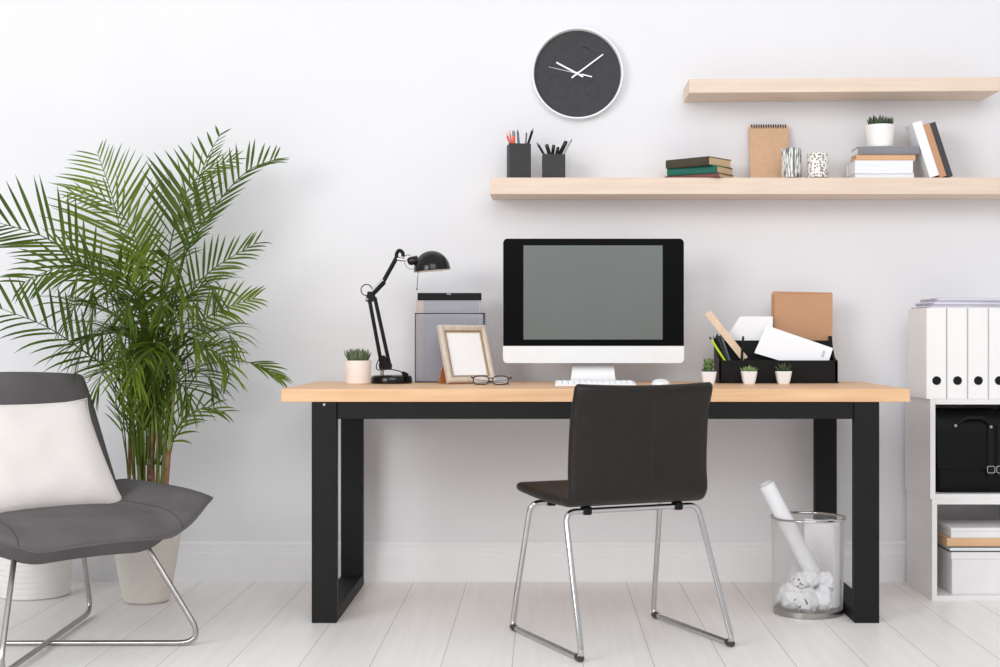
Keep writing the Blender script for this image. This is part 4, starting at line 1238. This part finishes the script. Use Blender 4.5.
def frond(pts, sA, sB, LA, LB=None, n=24, w=.006, m='leaf', start=.22, dA=.2, dB=.2, stem=.0042, seed=0, angs=(62, 26), wB=None, nB=None, jit=5, angsB=None):
    """pts: rachis from the cane to the tip; sA,sB: side directions of the two leaflet rows; LA,LB: leaflet lengths along the rachis"""
    rn = random.Random(seed)
    LB = LB or LA
    def ev(L, u):
        x = u * (len(L) - 1); i = min(len(L) - 2, int(x)); return L[i] + (L[i + 1] - L[i]) * (x - i)
    P = spline(pts, 40)
    bm = B()
    tube(bm, P[::2] + [P[-1]], [stem * (1 - .8 * i / 20) for i in range(20)] + [stem * .15], 6)
    sA, sB = Vector(sA).normalized(), Vector(sB).normalized()
    for side, dr, LL, ww_, nn_, ag in ((sA, dA, LA, w, n, angs), (sB, dB, LB, wB or w, nB or n, angsB or angs)):
        for k_ in range(nn_):
            t = start + (1 - start) * (k_ + .15 + .4 * rn.random()) / nn_
            i = min(38, int(t * 39)); fr_ = t * 39 - i
            p = P[i].lerp(P[i + 1], fr_); tan = (P[i + 1] - P[max(0, i - 1)]).normalized()
            s_ = (side - tan * side.dot(tan)).normalized()
            u = (t - start) / (1 - start)
            ang = math.radians(ag[0] + (ag[1] - ag[0]) * u + rn.uniform(-jit, jit))
            dirv = (tan * math.cos(ang) + s_ * math.sin(ang)).normalized()
            l = ev(LL, u) * rn.uniform(.9, 1.1)
            wv = dirv.cross(tan.cross(s_)).normalized()
            upn = tan.cross(s_).normalized()
            if upn.z < 0: upn = -upn
            tw = rn.uniform(-.5, .5)
            wv = (wv * math.cos(tw) + upn * math.sin(tw)).normalized()
            wl = ww_ * min(1.0, .45 + .55 * l / max(LL))
            prev = None; ns = 6; pos = p.copy(); dcur = dirv.copy()
            drr = dr * rn.uniform(.7, 1.3)
            for q in range(ns + 1):
                f_ = q / ns
                ww = wl * (0.40 + 2.0 * f_ - 2.35 * f_ * f_) if q < ns else .0002
                wdir = (wv - dcur * wv.dot(dcur)).normalized()
                a = bm.verts.new(pos + wdir * ww); b = bm.verts.new(pos - upn * ww * .35); c = bm.verts.new(pos - wdir * ww)
                if prev:
                    bm.faces.new((prev[0], a, b, prev[1])); bm.faces.new((prev[1], b, c, prev[2]))
                prev = (a, b, c)
                dcur = (dcur + Vector((0, 0, -1)) * drr * f_ * .5).normalized()
                pos = pos + dcur * l / ns
    o = obj('frond', bm, m, palm, smooth=60, recalc=False)
    return o

px_m = .0035
C = (150, 345)
X_ = Vector((1, 0, 0)); Zv = Vector((0, 0, 1)); Yv = Vector((0, 1, 0))
def V(x, y, z): return Vector((x, y, z))
# 1 tall centre-left frond facing the room
frond([PW(150, 345, 4.92), PW(139, 300, 4.90), PW(127, 262, 4.88), PW(114, 203, 4.86), PW(97, 151, 4.88)], V(-1, .05, .0), V(1, .05, .1),
      [.22, .29, .29, .24, .17, .08], [.22, .28, .26, .20, .13, .05], 26, .0062, 'leaf', .30, .14, .04, seed=1, angs=(60, 52), angsB=(48, 34), jit=3)
# 2 tall right frond with broad blades up-left
frond([PW(160, 345, 4.92), PW(177, 280, 4.89), PW(185, 248, 4.88), PW(191, 220, 4.88), PW(197, 190, 4.89), PW(206, 160, 4.91), PW(222, 132, 4.95)], V(-1, -.05, .25), V(1, -.1, -.2),
      [.27, .28, .25, .17, .11, .07, .04], [.10, .13, .13, .11, .09, .06, .04], 12, .0104, 'leaf2', .34, .0, .12, seed=2, angs=(48, 44), wB=.0048, nB=20, jit=2, angsB=(50, 26))
# 3 far right frond reaching (280,158)
frond([PW(165, 350, 4.93), PW(180, 275, 4.94), PW(189, 246, 4.95), PW(212, 210, 4.97), PW(246, 172, 5.0), PW(279, 158, 5.03)], V(-.5, -.1, .8), V(.6, -.3, -.6),
      [.17, .17, .15, .12, .09, .05], [.08, .11, .12, .11, .08, .05], 18, .0078, 'leaf2', .36, .0, .10, seed=3, angs=(44, 46), wB=.0050, nB=22, jit=3, angsB=(30, 16))
# 4 left frond drooping out of the frame, blades standing up
frond([PW(140, 350, 4.88), PW(112, 296, 4.80), PW(80, 262, 4.74), PW(42, 236, 4.68), PW(-8, 221, 4.62)], V(-.2, -.1, 1), V(-.5, -.35, -.7),
      [.14, .20, .22, .20, .16], [.14, .20, .22, .18, .12], 13, .0080, 'leaf2', .34, .0, .12, seed=4, angs=(48, 42), wB=.0056, nB=16, jit=3, angsB=(50, 26))
# 5 lower left frond
frond([PW(140, 400, 4.87), PW(112, 372, 4.80), PW(82, 350, 4.74), PW(45, 326, 4.68), PW(-6, 306, 4.62)], V(-.3, -.1, 1), V(-.3, -.35, -.9),
      [.12, .17, .18, .16, .12], [.14, .17, .17, .14, .10], 12, .0076, 'leaf2', .30, .02, .40, seed=5, angs=(52, 42), wB=.0055, jit=3, angsB=(46, 26))
# 6,7 right mid fronds
frond([PW(158, 350, 4.92), PW(183, 305, 4.9), PW(212, 270, 4.88), PW(258, 242, 4.88)], V(-.3, -.3, .9), V(.4, -.4, -.6), [.10, .14, .13, .10, .06], None, 16, .0058, 'leaf2', .30, .05, .3, seed=6, angs=(52, 22))
frond([PW(158, 365, 4.92), PW(188, 332, 4.86), PW(220, 310, 4.82), PW(256, 298, 4.80)], V(-.2, -.2, .9), V(.3, -.4, -.8), [.09, .12, .12, .10, .06], None, 15, .0056, 'leaf', .28, .2, .4, seed=7, angs=(54, 22))
# 8 arching right drooping
frond([PW(160, 400, 4.9), PW(182, 362, 4.84), PW(204, 350, 4.80), PW(222, 356, 4.78), PW(231, 376, 4.77)], V(.5, -.3, .5), V(-.2, -.4, -.8), [.06, .10, .12, .11, .09], None, 11, .0052, 'leaf', .3, .5, .5, seed=8, angs=(52, 30))
# 9 long thin right frond to (292,386)
frond([PW(160, 400, 4.95), PW(192, 370, 4.98), PW(228, 361, 5.0), PW(258, 365, 5.02), PW(282, 379, 5.03)], V(.3, -.2, .5), V(.1, -.3, -.6), [.10, .10, .08, .05], None, 7, .0052, 'leaf', .66, .2, .4, seed=9, angs=(22, 12))
# 10 lower right
frond([PW(160, 465, 4.9), PW(172, 440, 4.86), PW(184, 420, 4.84), PW(204, 408, 4.83), PW(226, 412, 4.83)], V(.2, -.3, .8), V(.3, -.4, -.8), [.13, .14, .12, .09, .06], None, 10, .0052, 'leaf', .20, .3, .3, seed=10, angs=(48, 20))
# 11,12 fronds behind
frond([PW(155, 345, 4.95), PW(165, 280, 5.0), PW(175, 225, 5.04), PW(196, 178, 5.08), PW(236, 158, 5.1)], V(-.8, 0, .6), V(.8, -.1, -.2), [.13, .15, .13, .09, .05], None, 20, .0048, 'leaf', .3, .05, .2, seed=11, angs=(56, 22))
frond([PW(148, 345, 4.94), PW(143, 290, 4.97), PW(136, 240, 4.99), PW(112, 205, 5.01), PW(70, 192, 5.03)], V(-.3, .1, .8), V(-.1, -.3, -.8), [.12, .15, .13, .10, .05], None, 16, .0050, 'leaf', .3, .1, .3, seed=12, angs=(58, 24))
frond([PW(148, 350, 4.88), PW(122, 300, 4.78), PW(92, 274, 4.68), PW(58, 268, 4.64), PW(20, 284, 4.60)], V(-.3, -.2, .8), V(-.2, -.4, -.8), [.12, .16, .16, .13, .08], None, 15, .0058, 'leaf2', .3, .3, .45, seed=13, angs=(58, 28))
# dense heart of the plant
cen = [(150, 350), (145, 380), (158, 380), (150, 410)]
targets = [(85, 268, 4.72), (98, 305, 4.70), (118, 268, 4.72), (140, 252, 4.72), (170, 258, 4.74), (205, 285, 4.78), (222, 330, 4.80), (205, 375, 4.78),
           (90, 338, 4.70), (105, 372, 4.74), (125, 330, 4.68), (160, 300, 4.68), (190, 330, 4.70), (182, 385, 4.74), (150, 345, 4.66),
           (100, 285, 5.06), (190, 300, 5.08), (140, 290, 5.08), (82, 305, 5.05), (215, 345, 5.05), (130, 300, 4.70),
           (178, 290, 4.74), (108, 330, 5.04), (165, 345, 4.68), (135, 360, 4.68), (200, 345, 5.06)]
for i, (tx, ty, td) in enumerate(targets):
    c = cen[i % 4]
    bx0, by0 = c[0] + rnd.uniform(-8, 8), c[1] + rnd.uniform(0, 40)
    by0 = max(by0, ty + 45)
    mx_, my_ = (bx0 + tx) / 2 + (bx0 - tx) * .14, (by0 + ty) / 2 - 24
    d0_ = 4.90
    dirx = tx - bx0
    out = PW(tx, ty, td) - PW(bx0, by0, d0_)
    hor = Vector((out.x, out.y * .5, 0)); hor = hor.normalized() if hor.length > .02 else Vector((.5, -.8, 0))
    sd_ = Vector((-hor.y, hor.x, 0))
    endp = PW(tx + dirx * .16, ty + 16, td - .01 if td < 4.9 else td + .01)
    l0 = rnd.uniform(.13, .19)
    frond([PW(bx0, by0, d0_), PW(mx_, my_, (d0_ + td) / 2), PW(tx, ty, td), endp],
          sd_ * .9 + Zv * .35, -sd_ * .9 + Zv * .1, [l0 * .7, l0, l0 * .95, l0 * .8, l0 * .5], None, 14, .0056, 'leaf' if i % 3 == 0 else 'leaf2', .28, rnd.uniform(.35, .8), rnd.uniform(.35, .8), seed=30 + i, angs=(56, 20), jit=9)
# upright young fronds rising from the base
for i in range(26):
    bx0 = 128 + 38 * ((i * 7) % 26) / 25; by0 = rnd.uniform(455, 480)
    dd = PD + rnd.uniform(-.06, .05)
    spread = (bx0 - 147) * rnd.uniform(.3, 1.5) + rnd.uniform(-6, 6)
    ty = rnd.uniform(318, 380)
    tip = PW(bx0 + spread, ty, dd + rnd.uniform(-.10, .06))
    l0 = rnd.uniform(.08, .13)
    frond([PW(bx0, by0, dd), PW(bx0 + spread * .35, (by0 + ty) / 2 + 12, dd), tip], V(-1, -.3, .3), V(1, -.3, .3),
          [l0 * .8, l0, l0 * .9, l0 * .6], None, 6, .0038, 'leaf' if i % 2 else 'leaf2', .42, rnd.uniform(.0, .3), rnd.uniform(.0, .3), seed=80 + i, angs=(26, 14), jit=8, stem=.0030)
# canes
canes = [(128, 132, 330), (134, 128, 320), (139, 142, 300), (144, 140, 345), (148, 152, 290), (153, 152, 330), (157, 168, 300), (162, 176, 330), (166, 184, 300), (141, 118, 350), (151, 162, 260), (160, 150, 350)]
for i, (b_, t_, ty) in enumerate(canes):
    dd = PD + rnd.uniform(-.07, .07)
    bx_ = 146.5 + (b_ - 146.5) * .95
    base = PW(bx_, 488, dd); base.z = .366
    pts = spline([base, PW(bx_ + (t_ - bx_) * .3, 430, dd - .01), PW(bx_ + (t_ - bx_) * .62, (430 + ty) / 2, dd - .02), PW(t_, ty, dd - .03)], 14)
    r0_ = rnd.uniform(.0045, .0078)
    bm = B(); tube(bm, pts, [r0_ * (1 - .6 * j / 13) for j in range(14)], 8); cn = obj('cane', bm, 'cane', palm, smooth=60)
    if i % 2 == 0 or i == 5:
        hgt = rnd.uniform(.08, .26)
        q = [p for p in pts if p.z < .366 + hgt]
        if len(q) >= 2:
            bm = B(); tube(bm, q, [(r0_ + .0018) * (1 - .25 * j / len(q)) for j in range(len(q))], 8); obj('dry_sheath', bm, 'sheath', cn, smooth=60)

# ================================================================== LIGHT
world = bpy.data.worlds.new('daylight'); scene.world = world
world.use_nodes = True
wn = world.node_tree
bg = wn.nodes['Background']
tc = wn.nodes.new('ShaderNodeTexCoord'); sp = wn.nodes.new('ShaderNodeSeparateXYZ'); cr = wn.nodes.new('ShaderNodeValToRGB')
mr = wn.nodes.new('ShaderNodeMapRange'); mr.inputs['From Min'].default_value = -1; mr.inputs['From Max'].default_value = 1
wn.links.new(tc.outputs['Generated'], sp.inputs[0]); wn.links.new(sp.outputs['Z'], mr.inputs['Value']); wn.links.new(mr.outputs[0], cr.inputs[0])
cr.color_ramp.elements[0].position = 0.42; cr.color_ramp.elements[0].color = (0.72, 0.72, 0.73, 1)
cr.color_ramp.elements[1].position = 0.75; cr.color_ramp.elements[1].color = (0.99, 1.0, 1.03, 1)
wn.links.new(cr.outputs[0], bg.inputs['Color'])
bg.inputs['Strength'].default_value = 0.79

def area(name, loc, target, sx, sy, power, col=(1, 1, 1)):
    l = bpy.data.lights.new(name, 'AREA'); l.shape = 'RECTANGLE'; l.size = sx; l.size_y = sy; l.energy = power; l.color = col
    o = bpy.data.objects.new(name, l); COL.objects.link(o)
    o.location = loc
    o.rotation_euler = (Vector(target) - Vector(loc)).to_track_quat('-Z', 'Y').to_euler()
    return o
area('window_daylight', (-3.9, -6.0, 2.5), (0.4, 0, 0.8), 2.6, 2.2, 150, (0.995, 0.998, 1.0))
area('overhead_fill', (0.5, -5.3, 3.1), (0.2, -.5, 0.2), 3.2, 2.0, 82)  # unseen fill light, added to brighten the floor and lower wall

# ================================================================== CAMERA
cam = bpy.data.cameras.new('camera')
cam.sensor_width = 36.0
cam.lens = F * 36.0 / 1000.0
cam.shift_x = -(VX - 500) / 1000.0
cam.shift_y = 0.0
co = bpy.data.objects.new('camera', cam); COL.objects.link(co)
co.location = (0, -DW, CAMZ); co.rotation_euler = (PI / 2, 0, 0)
scene.camera = co
vs = scene.view_settings
scene.display_settings.display_device = 'sRGB'
vs.view_transform = 'Standard'; vs.look = 'None'; vs.exposure = -0.04; vs.gamma = 1.0; vs.use_curve_mapping = False
